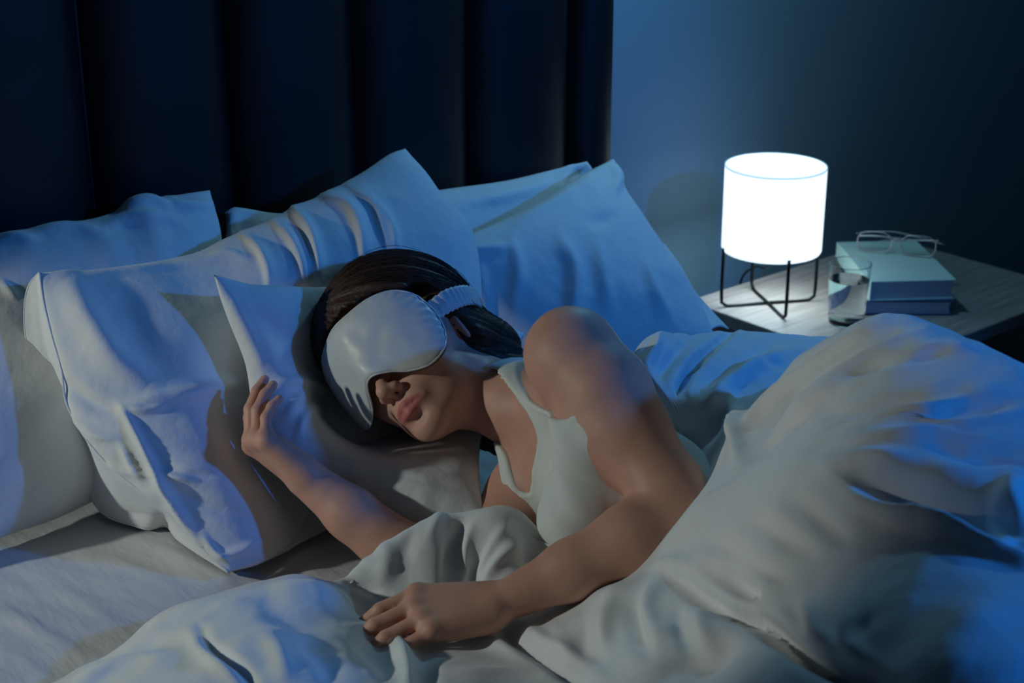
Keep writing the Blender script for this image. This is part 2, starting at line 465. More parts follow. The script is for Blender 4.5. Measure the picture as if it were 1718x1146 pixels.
# corners of the upper book's cover, read on the plane of its top
H1, H2 = .030, .040
c_fl, c_fr, c_bl, c_br = [at(*p, z=TZ + H1 + H2) for p in ((1458, 473), (1601, 469), (1402, 406), (1545, 403))]
ux = nrm(((c_fr - c_fl) + (c_br - c_bl)) * [1, 1, 0]); uy = nrm(np.cross([0, 0, 1], ux))
wx = np.linalg.norm(c_fr - c_fl); wy = abs(((c_bl + c_br) / 2 - (c_fl + c_fr) / 2) @ uy)
rzb = math.atan2(ux[1], ux[0]); ctr = (c_fl + c_fr + c_bl + c_br) / 4
print('book', wx, wy, math.degrees(rzb), ctr)
UB = ctr; 
book('book', ctr + [.006, .0, 0], wx * 1.03, wy * 1.06, H1, rzb - .09, TZ, M['navy'], 'dark blue book lying under the pale green one', M['pages'])
book('book', ctr, wx, wy, H2, rzb, TZ + H1, M['cover'], 'thick pale green hardback lying on top of the dark blue book', M['pages'])

def spectacles():
    zt = TZ + H1 + H2 + .002
    # rims rest on the cover with the lenses upright, arms crossing behind
    A = at(1437, 420, z=zt); B = at(1493, 425, z=zt); Cc = at(1514, 428, z=zt); Dd = at(1568, 433, z=zt)
    mid = (A + Dd) / 2
    s = empty('spectacles', mid, 'wire-framed spectacles with folded arms lying on the pale green book', 'glasses')
    ax = nrm(Dd - A); up = nrm(np.array([0, 0, 1.0]) + .25 * np.cross([0, 0, 1.0], ax)); W = np.linalg.norm(Dd - A); lw = W * .44; lh = .041
    def rim(c0):
        pts = []
        for k in range(40):
            a = 2 * math.pi * k / 40; ca, sa = math.cos(a), math.sin(a)
            x = lw / 2 * np.sign(ca) * abs(ca) ** .7; y = lh / 2 * np.sign(sa) * abs(sa) ** .75
            pts.append(c0 + ax * x + up * (y + lh / 2))
        tube('rim', pts, .0012, M['gm'], s, 6, True)
        vs = [c0 + up * lh / 2 + nrm(np.cross(ax, up)) * o_ for o_ in (.0005, -.0005)]
        V = [vs[0]] + [p + nrm(np.cross(ax, up)) * .0005 for p in pts] + [vs[1]] + [p - nrm(np.cross(ax, up)) * .0005 for p in pts]
        Fc = [(0, 1 + k, 1 + (k + 1) % 40) for k in range(40)] + [(41, 42 + (k + 1) % 40, 42 + k) for k in range(40)] + [(1 + k, 42 + k, 42 + (k + 1) % 40, 1 + (k + 1) % 40) for k in range(40)]
        mesh_obj('lens', V, Fc, M['lens'], s, False)
    c1 = A + ax * lw / 2; c2 = Dd - ax * lw / 2
    rim(c1); rim(c2)
    br0 = c1 + ax * lw / 2 + up * lh * .62; br1 = c2 - ax * lw / 2 + up * lh * .62
    tube('bridge', spline([br0, (br0 + br1) / 2 + up * .005, br1], 12), .0014, M['gm'], s)
    for q, sg in ((c1 + ax * lw / 2, 1), (c2 - ax * lw / 2, -1)):
        pad = q + ax * sg * .002 + up * lh * .35 - nrm(np.cross(ax, up)) * -.004
        bm = bmesh.new(); bmesh.ops.create_icosphere(bm, subdivisions=2, radius=.0032); bmesh.ops.transform(bm, matrix=Matrix.Translation(Vector(pad)) @ Matrix.Diagonal((.6, .6, 1.5, 1)), verts=bm.verts)
        bm_obj('nose_pad', bm, M['lens'], s, True)
    back = nrm(np.cross(up, ax)) ; back = back if back @ np.array([0, 1, 0]) > 0 else -back
    hL = A + up * lh * .85 - ax * .003; hR = Dd + up * lh * .85 + ax * .003
    tube('arm', spline([hL, hL + back * .008, hL + ax * W * .45 + back * .020 + [0, 0, .009], hL + ax * W * .85 + back * .022, hL + ax * W * 1.12 + back * .020 - [0, 0, .008]], 30), [.0014] * 14 + [.0020] * 16, M['gm'], s)
    tube('arm', spline([hR, hR + back * .008, hR - ax * W * .3 + back * .013 - [0, 0, .004], hR - ax * W * .80 + back * .012 - [0, 0, .003], hR - ax * W * 1.02 + back * .012 - [0, 0, .006]], 30), [.0014] * 14 + [.0020] * 16, M['gm'], s)
spectacles()

# ================================================================== pillows
def P3(l):
    """[(px, py, plane, value)] -> 3D points"""
    fix = [(i, (at(p[0], p[1], **{p[2]: p[3]}) - CAM) @ FW) for i, p in enumerate(l) if len(p) > 2]
    q = np.array([p[:2] for p in l], float)
    s = np.concatenate([[0], np.cumsum(np.hypot(*np.diff(q, axis=0).T))])
    d = np.interp(s, [s[i] for i, _ in fix], [v for _, v in fix])       # points without a plane take the depth between their neighbours
    return np.array([at(p[0], p[1], d=d[i]) for i, p in enumerate(l)])

def pillow(name, bottom, top, left, right, T, TB, label=None, folds=(), nu=110, nv=90, p=2.3, q=.62, pucker=.004, lump=.006, group='white bed pillows',
           parent=None, m=None, seed=0, zmin=MZ + .003, post=None, pk=(1, 1, 1, 1), curl=0.0):
    b_ = spline(P3(bottom), nu); t_ = spline(P3(top), nu); l_ = spline(P3(left), nv); r_ = spline(P3(right), nv)
    u = np.linspace(0, 1, nu)[:, None, None]; v = np.linspace(0, 1, nv)[None, :, None]
    C = (1 - v) * b_[:, None] + v * t_[:, None] + (1 - u) * l_[None] + u * r_[None] \
        - ((1 - u) * (1 - v) * b_[0] + u * (1 - v) * b_[-1] + (1 - u) * v * t_[0] + u * v * t_[-1])
    n = grid_normals(C)
    n = n.mean((0, 1)); n /= np.linalg.norm(n)
    U = 2 * u[..., 0] - 1; V = 2 * v[..., 0] - 1
    prof = ((1 - np.abs(U) ** p) * (1 - np.abs(V) ** p)).clip(0) ** q
    eU = np.abs(U) ** 4; eV = np.abs(V) ** 4
    pos = C + seed * 7.3
    edge = np.maximum(eU * (1 - eU ** 4), 0) + np.maximum(eV * (1 - eV ** 4), 0)
    uu = np.broadcast_to(u[..., 0], prof.shape); vv = np.broadcast_to(v[..., 0], prof.shape)
    n1 = vnoise(np.stack([uu * 14 + seed, vv * 2.5, uu * 0 + seed], 2), 1.0) * eV * (1 - np.abs(V) ** 14)
    n2 = vnoise(np.stack([uu * 2.5, vv * 11 + seed, uu * 0 + 3 + seed], 2), 1.0) * eU * (1 - np.abs(U) ** 14)
    w_ = np.where(V > 0, pk[0], pk[1]) * n1 + np.where(U > 0, pk[2], pk[3]) * n2
    body = T * prof + pucker * w_ * 2 + lump * prof * (vnoise(pos, 9) + .5 * vnoise(pos, 19))
    Fg = C + n * body[..., None]
    if post is not None: Fg = post(Fg, C, n)
    Fg = strokes(Fg, folds)
    for _ in range(2):
        Fg[1:-1, 1:-1] = Fg[1:-1, 1:-1] * .5 + .125 * (Fg[2:, 1:-1] + Fg[:-2, 1:-1] + Fg[1:-1, 2:] + Fg[1:-1, :-2])
    Bg = C - n * (TB * prof)[..., None]
    for G in (Fg, Bg):
        G[..., 2] = np.maximum(G[..., 2], zmin)
    # weld the seam
    Bg[0] = Fg[0]; Bg[-1] = Fg[-1]; Bg[:, 0] = Fg[:, 0]; Bg[:, -1] = Fg[:, -1]
    N_ = nu * nv
    Vt = np.vstack([Fg.reshape(-1, 3), Bg.reshape(-1, 3)])
    idx = np.arange(N_).reshape(nu, nv); bidx = idx + N_
    bidx = bidx.copy(); bidx[0] = idx[0]; bidx[-1] = idx[-1]; bidx[:, 0] = idx[:, 0]; bidx[:, -1] = idx[:, -1]
    Fa = grid_faces(nu, nv)
    a, b2, c, d = bidx[:-1, :-1], bidx[1:, :-1], bidx[1:, 1:], bidx[:-1, 1:]
    Fb = np.stack([a, d, c, b2], -1).reshape(-1, 4)
    o = mesh_obj(name, Vt, np.vstack([Fa, Fb]), m or M['linen'], parent)
    bm = bmesh.new(); bm.from_mesh(o.data)
    bmesh.ops.delete(bm, geom=[v_ for v_ in bm.verts if not v_.link_faces], context='VERTS')
    bm.to_mesh(o.data); bm.free()
    # stitched seam along the rim
    if label: tag(o, label, 'pillow', group)
    return o, Fg

def seam(parent, pts3, r=.0016, name='seam'):
    return tube(name, spline(pts3, 90), r, M['linen'], parent, 6)

# back right pillow: upright against the headboard
pillow('pillow', [(430, 540, 'y', -.24), (700, 560, 'y', -.22), (1085, 520, 'y', -.20)],
       [(378, 356, 'y', -.125), (398, 349, 'y', -.125), (470, 358, 'y', -.125), (600, 340, 'y', -.125), (742, 318, 'y', -.125), (850, 303, 'y', -.125), (920, 287, 'y', -.125), (985, 271, 'y', -.125)],
       [(430, 540, 'y', -.24), (395, 440, 'y', -.17), (378, 356, 'y', -.125)],
       [(1085, 520, 'y', -.20), (1035, 400, 'y', -.15), (1000, 300, 'y', -.125), (985, 271, 'y', -.125)],
       .07, .02, 'white pillow upright at the headboard, mostly hidden behind two pillows in front', seed=1, nu=140, nv=80, pucker=.006,
       folds=[([(392, 356), (388, 400), (396, 440)], 9, 0.0160), ([(760, 345), (860, 325), (950, 300)], 10, 0.0064), ([(960, 280), (940, 310), (945, 330)], 7, 0.0096)])

# back left pillow
pillow('pillow', [(-190, 985, 'z', MZ + .01), (0, 903, 'z', MZ + .01), (90, 872, 'z', MZ + .01), (155, 842, 'z', MZ + .01), (290, 770, 'z', MZ + .01)],
       [(-170, 450, 'y', -.14), (0, 392, 'y', -.14), (60, 382, 'y', -.14), (120, 374, 'y', -.14), (190, 357, 'y', -.14), (225, 342, 'y', -.14), (290, 329, 'y', -.14), (352, 319, 'y', -.14)],
       [(-190, 985, 'z', MZ + .01), (-200, 700), (-170, 450, 'y', -.14)],
       [(290, 770, 'z', MZ + .01), (360, 560), (371, 400), (352, 319, 'y', -.14)],
       .085, .02, 'white pillow standing against the headboard at the near edge of the bed', seed=2, nu=170, nv=150, pucker=.007,
       folds=[([(205, 352), (250, 345), (290, 352)], 10, 0.0180), ([(180, 375), (240, 366), (300, 372)], 9, 0.0120), ([(280, 335), (300, 345), (350, 345)], 8, 0.0100),
              ([(60, 388), (110, 384), (170, 388)], 9, 0.0100), ([(0, 470), (14, 486), (28, 500)], 5, 0.0080), ([(0, 400), (30, 398), (60, 402)], 7, 0.0080)])

# large front pillow
D_TOP = [(66, 458, 'y', -.30), (120, 456, 'y', -.30), (200, 449, 'y', -.29), (281, 436, 'y', -.28), (329, 424, 'y', -.275), (373, 402, 'y', -.27), (405, 389, 'y', -.265),
         (461, 365, 'y', -.26), (492, 347, 'y', -.255), (542, 326, 'y', -.25), (610, 288, 'y', -.24), (655, 258, 'y', -.23), (680, 249, 'y', -.225)]
D_LEFT = [(384, 960, 'z', MZ + .015), (350, 930), (312, 888), (280, 858), (256, 838), (205, 800), (153, 748, 'd', 1.955), (112, 678), (103, 621), (86, 560), (72, 500), (66, 458, 'y', -.30)]
D_BOT = [(384, 960, 'z', MZ + .015), (430, 948, 'z', MZ + .015), (480, 925, 'z', MZ + .015), (545, 893, 'z', MZ + .012), (640, 850, 'z', MZ + .01), (760, 790, 'z', MZ + .01)]
D_RIGHT = [(760, 790, 'z', MZ + .01), (800, 600), (805, 470), (788, 384), (742, 330), (714, 288), (680, 249, 'y', -.225)]
def sink(Fg, C, n):
    c = at(590, 690, d=2.06); d = Fg - c; d = d - n * (d @ n)[..., None]
    return Fg - n * (.075 * np.exp(-(np.linalg.norm(d, axis=2) / .16) ** 4))[..., None]
big, Dg = pillow('pillow', D_BOT, D_TOP, D_LEFT, D_RIGHT, .080, .03, post=sink, label=
    'large rumpled white pillow, its open end facing the camera, raised hand resting against it', seed=3, nu=270, nv=220, p=2.6, pucker=.0035, lump=.007, pk=(.6, .6, .4, .2),
    folds=[([(205, 684), (235, 735), (265, 790), (292, 838), (322, 880), (336, 912)], 7, .012, 1), ([(205, 745), (222, 775), (243, 805)], 5, .010, 1), ([(203, 682), (232, 733), (262, 788), (290, 836), (320, 878), (338, 915)], 4, .007), ([(205, 684), (240, 690), (275, 684)], 5, .007), ([(266, 790), (292, 798), (330, 806)], 5, .006), ([(290, 840), (310, 870), (318, 900)], 4, .006), ([(345, 900), (365, 925), (385, 940)], 4, .006), ([(120, 700), (160, 730), (200, 735)], 7, .006), ([(170, 780), (210, 790), (250, 800)], 6, .005),
           ([(203, 684), (250, 672), (300, 664), (360, 652), (410, 640)], 13, .008, 0), ([(110, 470), (150, 540), (190, 600), (250, 645)], 26, .016, 0),
           ([(190, 480), (230, 550), (270, 620)], 22, -.003, 0), ([(100, 640), (160, 680), (205, 690)], 14, -.008),
           ([(490, 350), (515, 390), (527, 430), (532, 470)], 9, .013, -1), ([(455, 372), (480, 400), (500, 440), (508, 480)], 9, .010, -1),
           ([(542, 332), (580, 350), (600, 390), (608, 430)], 11, .013, -1), ([(590, 320), (622, 345), (640, 390), (650, 420)], 10, .009, -1),
           ([(405, 395), (430, 420), (445, 450), (450, 480)], 9, .009, -1), ([(640, 350), (660, 390), (664, 420)], 8, .006),
           ([(350, 430), (380, 425), (420, 435)], 7, .005), ([(300, 440), (350, 438), (400, 432)], 6, .005), ([(150, 460), (230, 452), (300, 443)], 6, .004),
           ([(240, 850), (290, 800), (340, 790), (420, 820)], 22, .006), ([(290, 820), (350, 850), (430, 870)], 14, -.005), ([(300, 700), (360, 740), (400, 790)], 18, .005),
           ([(360, 935), (400, 925), (440, 905)], 8, .006), ([(260, 780), (310, 795), (370, 800)], 7, -.004), ([(330, 880), (350, 915), (384, 945)], 6, .005)])
# open hem of the pillowcase: back layer seen behind the front edge
hemf = spline(P3(D_LEFT), 80)
backc = spline(P3([(384, 961, 'z', MZ + .003), (327, 925, 'z', MZ + .003), (297, 904, 'z', MZ + .003), (276, 882, 'z', MZ + .004), (251, 888, 'z', MZ + .004), (225, 882, 'z', MZ + .005), (179, 866, 'z', MZ + .010), (154, 838, 'z', MZ + .025),
                   (146, 780), (118, 705), (68, 628), (43, 562), (47, 482), (66, 457, 'y', -.295)]), 80)
ns = 16; away = -cv(0, 0, 1) * .012
Hg = []
for k in range(ns):
    tt = k / (ns - 1)
    sag = away * math.sin(math.pi * min(1, tt * 1.0)) * 2.0
    Hg.append(hemf * (1 - tt) + backc * tt + sag * np.sin(np.linspace(0, math.pi, 80))[:, None])
Hg = np.array(Hg); Hg[0] += away * .3
Hg = strokes(Hg, [([(62, 470), (70, 560), (95, 640), (130, 700)], 4, .004), ([(170, 850), (220, 862), (280, 868)], 5, .003)])
Hg[..., 2] = np.maximum(Hg[..., 2], MZ + .002)
hem = mesh_obj('pillowcase_hem', Hg.reshape(-1, 3), grid_faces(ns, 80), M['linen'], big)
sm = hem.modifiers.new('thick', 'SOLIDIFY'); sm.thickness = .0016; sm.offset = 0
hem['label'] = 'open back layer of the pillowcase'
seam(big, backc, .0013); seam(big, hemf, .0013)

# right pillow behind the head
E_LEFT = [(745, 640, 'z', MZ + .03), (735, 520), (738, 440), (742, 414, 'y', -.30)]
E_TOP = [(742, 414, 'y', -.30), (790, 392), (850, 366), (905, 338), (940, 316), (990, 286), (1029, 267, 'y', -.20)]
E_RIGHT = [(1205, 640, 'z', MZ + .01), (1195, 560), (1168, 500), (1130, 440), (1100, 398), (1068, 348), (1042, 305), (1029, 267, 'y', -.20)]
E_BOT = [(745, 640, 'z', MZ + .03), (950, 660), (1205, 640, 'z', MZ + .01)]
pe, Eg = pillow('pillow', E_BOT, E_TOP, E_LEFT, E_RIGHT, .085, .03, 'white pillow with a peaked corner behind the shoulder, turned blue by the night light', seed=4, nu=140, nv=110, p=2.4, pucker=.003, lump=.006,
    folds=[([(800, 430), (810, 500), (820, 570), (850, 640)], 12, 0.0119), ([(860, 400), (868, 460), (860, 520)], 12, 0.0102), ([(940, 400), (960, 450), (958, 520), (945, 560)], 13, 0.0170),
           ([(1000, 400), (1010, 460), (1020, 530)], 13, 0.0119), ([(980, 360), (1000, 370), (1040, 360)], 12, -0.0068), ([(1080, 430), (1095, 480), (1120, 530)], 10, 0.0102),
           ([(1028, 275), (1036, 300), (1030, 325)], 8, 0.0102), ([(870, 370), (930, 340), (985, 305)], 9, 0.0068), ([(745, 425), (800, 420), (850, 415)], 10, 0.0102)])
# second, lower layer of that pillow's case at its right end
_er = P3(E_RIGHT); _dz = lambda px, py, o=0: ((_er[np.argmin([abs(py - q[1]) for q in E_RIGHT])] - CAM) @ FW) + o
ef = spline(np.array([at(px, py, d=_dz(px, py, .012)) for px, py in ((1113, 415), (1128, 438), (1150, 480), (1172, 520), (1190, 555))]), 50)
eb = spline(np.array([at(px, py, d=_dz(px, py, .05)) for px, py in ((1113, 413), (1142, 448), (1166, 490), (1192, 520), (1222, 552))]), 50)
Eh = np.array([ef * (1 - k / 9) + eb * (k / 9) + np.array([0, 0, .006]) * math.sin(math.pi * k / 9) for k in range(10)])
eh = mesh_obj('pillowcase_hem', Eh.reshape(-1, 3), grid_faces(10, 50), M['linen'], pe); x = eh.modifiers.new('thick', 'SOLIDIFY'); x.thickness = .002; x.offset = 0
seam(pe, ef, .0013); seam(pe, eb, .0013)

# small pillow under the head
HEADP = at(700, 640, h=.10)
DENTS = [(at(605, 595, d=2.07), .095, .060), (at(700, 660, d=2.05), .095, .05), (at(640, 640, d=2.05), .09, .03)]
def dent(Fg, C, n):
    for c, R_, dp in DENTS:
        d = Fg - c; d = d - n * (d @ n)[..., None]
        r = np.linalg.norm(d, axis=2)
        Fg = Fg - n * (dp * np.exp(-(r / R_) ** 3))[..., None]
    return Fg
F_TOP = [(359, 461, 'd', 1.985), (420, 477), (500, 478), (640, 480, 'd', 2.20), (760, 500), (880, 560, 'd', 2.30)]
F_LEFT = [(455, 790, 'd', 2.01), (425, 690), (412, 610, 'd', 2.005), (385, 540), (359, 461, 'd', 1.985)]
F_BOT = [(455, 790, 'd', 2.01), (560, 865, 'd', 1.995), (680, 885, 'd', 1.965), (812, 868, 'd', 1.955)]
F_RIGHT = [(812, 868, 'd', 1.955), (806, 800), (820, 700), (880, 560, 'd', 2.30)]
pf, Fgd = pillow('pillow', F_BOT, F_TOP, F_LEFT, F_RIGHT, .064, .035, 'small white pillow right under the sleeping head, one corner sticking up', seed=5, nu=170, nv=140, p=2.6, pucker=.003, lump=.004, post=dent, pk=(.5, .6, .5, .5),
    folds=[([(600, 800), (660, 790), (720, 800), (780, 790)], 7, .003), ([(560, 760), (640, 775), (700, 770)], 8, .003), ([(620, 740), (680, 760), (760, 760)], 7, .0025),
           ([(610, 830), (680, 815), (760, 825)], 6, .003), ([(450, 650), (500, 640), (560, 655)], 10, .007), ([(480, 700), (500, 670), (520, 650)], 8, .005), ([(500, 730), (512, 700), (540, 680)], 8, .005),
           ([(370, 480), (410, 550), (440, 620)], 12, .006), ([(420, 500), (470, 560), (540, 620)], 24, -.008), ([(580, 690), (640, 730), (720, 750)], 16, .004)])

DUVET_FOLDS = [
    # near left, in front of the hand
    ([(596, 1054), (636, 1062), (664, 1086), (678, 1120), (682, 1160)], 12, .015, -1), ([(700, 1090), (712, 1120), (716, 1160)], 16, -.008),
    ([(338, 1050), (356, 1082), (400, 1112), (432, 1150)], 9, -.014, 1), ([(325, 1060), (340, 1092), (380, 1125), (405, 1155)], 12, .010), ([(430, 1012), (490, 1030), (560, 1052)], 22, -.012), ([(468, 984), (550, 996), (598, 1030)], 12, .010),
    ([(500, 1070), (545, 1100), (560, 1146)], 20, -.010), ([(440, 1060), (470, 1100), (480, 1146)], 16, .008), ([(240, 1050), (330, 1020), (430, 1005)], 12, .006), ([(150, 1110), (250, 1080), (320, 1075)], 14, -.006),
    ([(120, 1150), (200, 1110), (290, 1100)], 12, .007), ([(575, 965), (610, 985), (640, 1000)], 9, -.012), ([(600, 1080), (640, 1105), (650, 1140)], 14, -.010),
    # flap under the chest
    ([(790, 880), (778, 930), (770, 990)], 7, .014, -1), ([(774, 870), (760, 925), (748, 985)], 10, -.012), ([(852, 880), (818, 925), (795, 975)], 7, .009), ([(884, 905), (850, 925), (808, 990)], 8, .011), ([(834, 900), (806, 940), (790, 985)], 7, -.007),
    ([(745, 850), (730, 880), (722, 900)], 10, .006), ([(905, 905), (870, 918), (850, 940)], 7, .006), ([(640, 900), (650, 940), (640, 980)], 16, .006), ([(700, 870), (680, 920), (680, 970)], 18, -.006), ([(590, 930), (640, 950), (690, 948)], 8, .004),
    # between forearm and the near edge
    ([(836, 1046), (872, 1080), (920, 1112), (980, 1150)], 9, -.016, 1), ([(860, 1038), (905, 1070), (960, 1100), (1010, 1135)], 11, .009), ([(780, 1066), (850, 1085), (900, 1110), (950, 1150)], 10, .008), ([(1055, 985), (1000, 1000), (930, 1010)], 12, .006),
    ([(930, 1050), (950, 1080), (955, 1110)], 9, .005), ([(985, 1030), (975, 1070), (985, 1110)], 11, -.008),
    # rounded end of the roll
    ([(1140, 966), (1170, 990), (1234, 1020), (1305, 1058), (1376, 1098), (1490, 1152)], 13, -.075, 1), ([(1196, 955), (1232, 975), (1262, 1000)], 15, -.042), ([(1150, 985), (1220, 1028), (1290, 1068), (1370, 1120)], 13, 0.0150),
    ([(1064, 1010), (1066, 1050), (1086, 1096)], 12, -0.0137), ([(1100, 980), (1090, 1020), (1098, 1070)], 12, 0.0125), ([(1166, 1015), (1178, 1050), (1190, 1085)], 10, 0.0100), ([(1130, 1000), (1140, 1050), (1160, 1100)], 11, -0.0088),
    ([(1030, 1000), (1015, 1050), (1020, 1100)], 12, 0.0100), ([(1230, 1070), (1200, 1110), (1130, 1120)], 16, -0.0075), ([(1100, 950), (1134, 946), (1160, 958)], 9, 0.0100),
    # front of the mound
    ([(1192, 905), (1250, 938), (1312, 968)], 12, -0.0180, 1), ([(1185, 925), (1240, 955), (1300, 985)], 9, 0.0120), ([(1332, 840), (1376, 873), (1420, 910)], 14, -0.0165), ([(1255, 874), (1317, 900), (1378, 934)], 14, -0.0120), ([(1290, 850), (1350, 890), (1400, 930)], 10, 0.0075),
    ([(1322, 1005), (1332, 1040), (1350, 1065)], 9, -0.0150), ([(1352, 1010), (1366, 1040), (1372, 1070)], 8, 0.0135), ([(1394, 1030), (1390, 1060), (1400, 1090)], 8, -0.0135), ([(1420, 1030), (1420, 1070), (1440, 1100)], 8, 0.0105), ([(1450, 1030), (1445, 1060), (1460, 1090)], 9, -0.0090),
    ([(1395, 798), (1450, 842), (1520, 872), (1600, 898), (1730, 948)], 18, 0.0270, -1), ([(1420, 790), (1500, 818), (1600, 850), (1690, 905)], 30, -0.0450), ([(1390, 780), (1440, 770), (1520, 772)], 14, 0.0150),
    ([(1672, 830), (1668, 870), (1692, 908), (1718, 905)], 9, 0.0120), ([(1700, 800), (1695, 850), (1718, 880)], 16, 0.0180), ([(1690, 925), (1705, 915), (1725, 925)], 9, -0.0090),
    # top, folds fanning out from the waist
    ([(1484, 538), (1400, 588), (1310, 655), (1238, 735)], 10, 0.0150, 1), ([(1560, 556), (1450, 602), (1360, 670), (1300, 722)], 10, 0.0120), ([(1500, 560), (1400, 620), (1330, 672), (1260, 745)], 9, -0.0120), ([(1430, 560), (1340, 620), (1250, 690)], 8, -0.0120),
    ([(1640, 582), (1560, 586), (1480, 618), (1400, 668)], 9, 0.0090), ([(1590, 586), (1520, 600), (1440, 632)], 9, -0.0135), ([(1614, 654), (1540, 663), (1450, 686), (1395, 697)], 12, -.010), ([(1612, 668), (1540, 684), (1430, 704)], 10, .007),
    ([(1708, 672), (1620, 688), (1500, 706)], 14, -.010), ([(1702, 686), (1620, 706), (1500, 726), (1430, 735)], 10, .007), ([(1350, 700), (1300, 735), (1260, 770)], 9, -0.0090), ([(1420, 640), (1350, 690), (1300, 740)], 8, 0.0090),
    ([(1718, 760), (1650, 760), (1560, 745)], 16, -0.0120),
    # behind the back
    ([(1232, 552), (1182, 598), (1130, 672)], 11, -0.0234, 1), ([(1215, 556), (1160, 600), (1128, 645)], 10, 0.0130), ([(1108, 566), (1094, 592), (1080, 618)], 8, 0.0130), ([(1150, 575), (1120, 610), (1100, 640)], 9, -0.0104), ([(1340, 592), (1240, 632), (1176, 695)], 14, 0.0182),
    ([(1300, 575), (1260, 600), (1200, 640)], 12, -0.0104), ([(1240, 660), (1200, 700), (1180, 745)], 12, -0.0156), ([(1226, 672), (1238, 720), (1236, 775)], 10, 0.0156),
]
# ================================================================== duvet
def tps(XY, Z, lam=1e-4):
    n = len(XY); d = np.linalg.norm(XY[:, None] - XY[None], axis=2)
    K = np.where(d > 0, d * d * np.log(np.maximum(d, 1e-9)), 0) + lam * np.eye(n)
    Pm = np.hstack([np.ones((n, 1)), XY]); A = np.zeros((n + 3, n + 3)); A[:n, :n] = K; A[:n, n:] = Pm; A[n:, :n] = Pm.T
    s = np.linalg.solve(A, np.concatenate([Z, np.zeros(3)]))
    def f(Q):
        sh = Q.shape[:-1]; Q = Q.reshape(-1, 2); out = np.zeros(len(Q))
        for k in range(0, len(Q), 20000):
            q = Q[k:k + 20000]; dd = np.linalg.norm(q[:, None] - XY[None], axis=2)
            out[k:k + 20000] = (dd * dd * np.log(np.maximum(dd, 1e-9))) @ s[:n] + s[n] + q @ s[n + 1:]
        return out.reshape(sh)
    return f
DB = [(-160, 1225, .02), (70, 1146, .03), (150, 1092, .035), (230, 1040, .045), (310, 1005, .05), (400, 977, .055), (470, 962, .06), (540, 958, .07), (600, 918, .09), (650, 880, .108), (700, 850, .118), (760, 838, .12), (830, 835, .12), (895, 845, .12)]
DBK = [(1150, 800, .15), (1130, 722, .20), (1092, 650, .230), (1052, 590, .25), (1068, 560, .26), (1100, 549, .235), (1160, 547, .19), (1215, 541, .15)]
DI = [(300, 1100, .09), (150, 1146, .06), (430, 1040, .10), (480, 985, .08), (560, 1005, .07), (510, 1090, .12), (600, 1035, .034), (625, 1048, .030), (655, 1058, .032), (685, 1066, .034), (760, 1070, .042), (640, 1015, .038), (700, 1010, .042), (760, 1030, .042), (810, 1010, .048), (620, 1110, .085), (500, 1146, .12), (700, 1140, .09), (800, 1120, .085),
      (640, 960, .068), (690, 925, .088), (740, 920, .090), (800, 900, .098), (860, 900, .10), (790, 975, .045), (900, 970, .045), (850, 1045, .05), (935, 905, .10), (1010, 920, .09), (1080, 900, .10), (1150, 880, .115), (1130, 830, .13),
      (1000, 1000, .075), (930, 1050, .08), (900, 1110, .07), (1060, 965, .08),
      (1110, 945, .16), (1040, 985, .135), (1010, 1050, .12), (1020, 1120, .12), (1100, 1060, .18), (1180, 1000, .20), (1200, 1100, .20), (1130, 1146, .18),
      
      (1160, 850, .22), (1194, 806, .225), (1235, 780, .26), (1145, 920, .19), (1300, 900, .29), (1250, 860, .275), (1400, 850, .34), (1330, 960, .28), (1450, 1030, .34), (1600, 1100, .375), (1480, 1140, .34), (1380, 1000, .295),
      (1240, 700, .235), (1300, 720, .30), (1350, 640, .33), (1400, 700, .36), (1500, 700, .39), (1600, 760, .39), (1700, 850, .385), (1700, 1000, .385),
      (1380, 578, .33), (1430, 550, .37), (1480, 535, .395), (1560, 545, .40), (1640, 578, .39), (1718, 612, .385), (1850, 690, .36), (1900, 900, .35), (1900, 1146, .36),
      (1100, 590, .245), (1200, 590, .21), (1300, 580, .16), (1290, 620, .20), (1200, 660, .205), (1150, 650, .232), (1185, 730, .212), (1200, 775, .205),
      (1230, 545, .145), (1300, 556, .125), (1380, 571, .10)]
pts = [(*at(a, b_, h=h)[:2], h) for a, b_, h in DB + DBK + DI]
for a, b_, h in [(1430, 550, .37), (1480, 535, .395), (1560, 545, .40), (1640, 578, .39), (1718, 612, .385), (1850, 690, .36)]:
    q = at(a, b_, h=h); pts += [(q[0] + .12, q[1] + .03, h - .11), (q[0] + .27, q[1] + .05, .10), (q[0] + .45, q[1], .03)]
for x_, y_, h in [(-.6, -1.9, .22), (-1.1, -1.9, .12), (-.2, -1.7, .05), (-.2, -2.2, .04), (-.9, -2.3, .1), (-1.5, -1.6, .03), (-1.6, -1.1, .02), (-1.6, -2.2, .04), (.1, -.9, .0), (.1, -1.5, .0), (-.5, -2.3, .15)]:
    pts.append((x_, y_, h))
pts = np.array(pts)
fz = tps(pts[:, :2], pts[:, 2], 2e-4)
bl = np.array([at(a, b_, h=h)[:2] for a, b_, h in DB]); bk_ = np.array([at(a, b_, h=h)[:2] for a, b_, h in DBK])
print('border', bl, bk_)
bx = np.concatenate([bl[:, 0], [bl[-1, 0] + .008, bk_[0, 0] - .006], bk_[:, 0], [-.05, .12]])
by = np.concatenate([bl[:, 1], [bl[-1, 1] - .12, bk_[0, 1] + .03], bk_[:, 1], [bk_[-1, 1] - .03, bk_[-1, 1] - .12]])
o_ = np.argsort(bx); bx, by = bx[o_], by[o_]
NX, NY = 460, 440
xs_ = np.linspace(bx[0], .13, NX)
yb = np.interp(xs_, bx, by)
kk = np.hanning(9); kk /= kk.sum(); yb = np.convolve(np.pad(yb, 4, 'edge'), kk, 'valid')
tt = np.linspace(0, 1, NY) ** 1.25
G = np.zeros((NX, NY, 3))
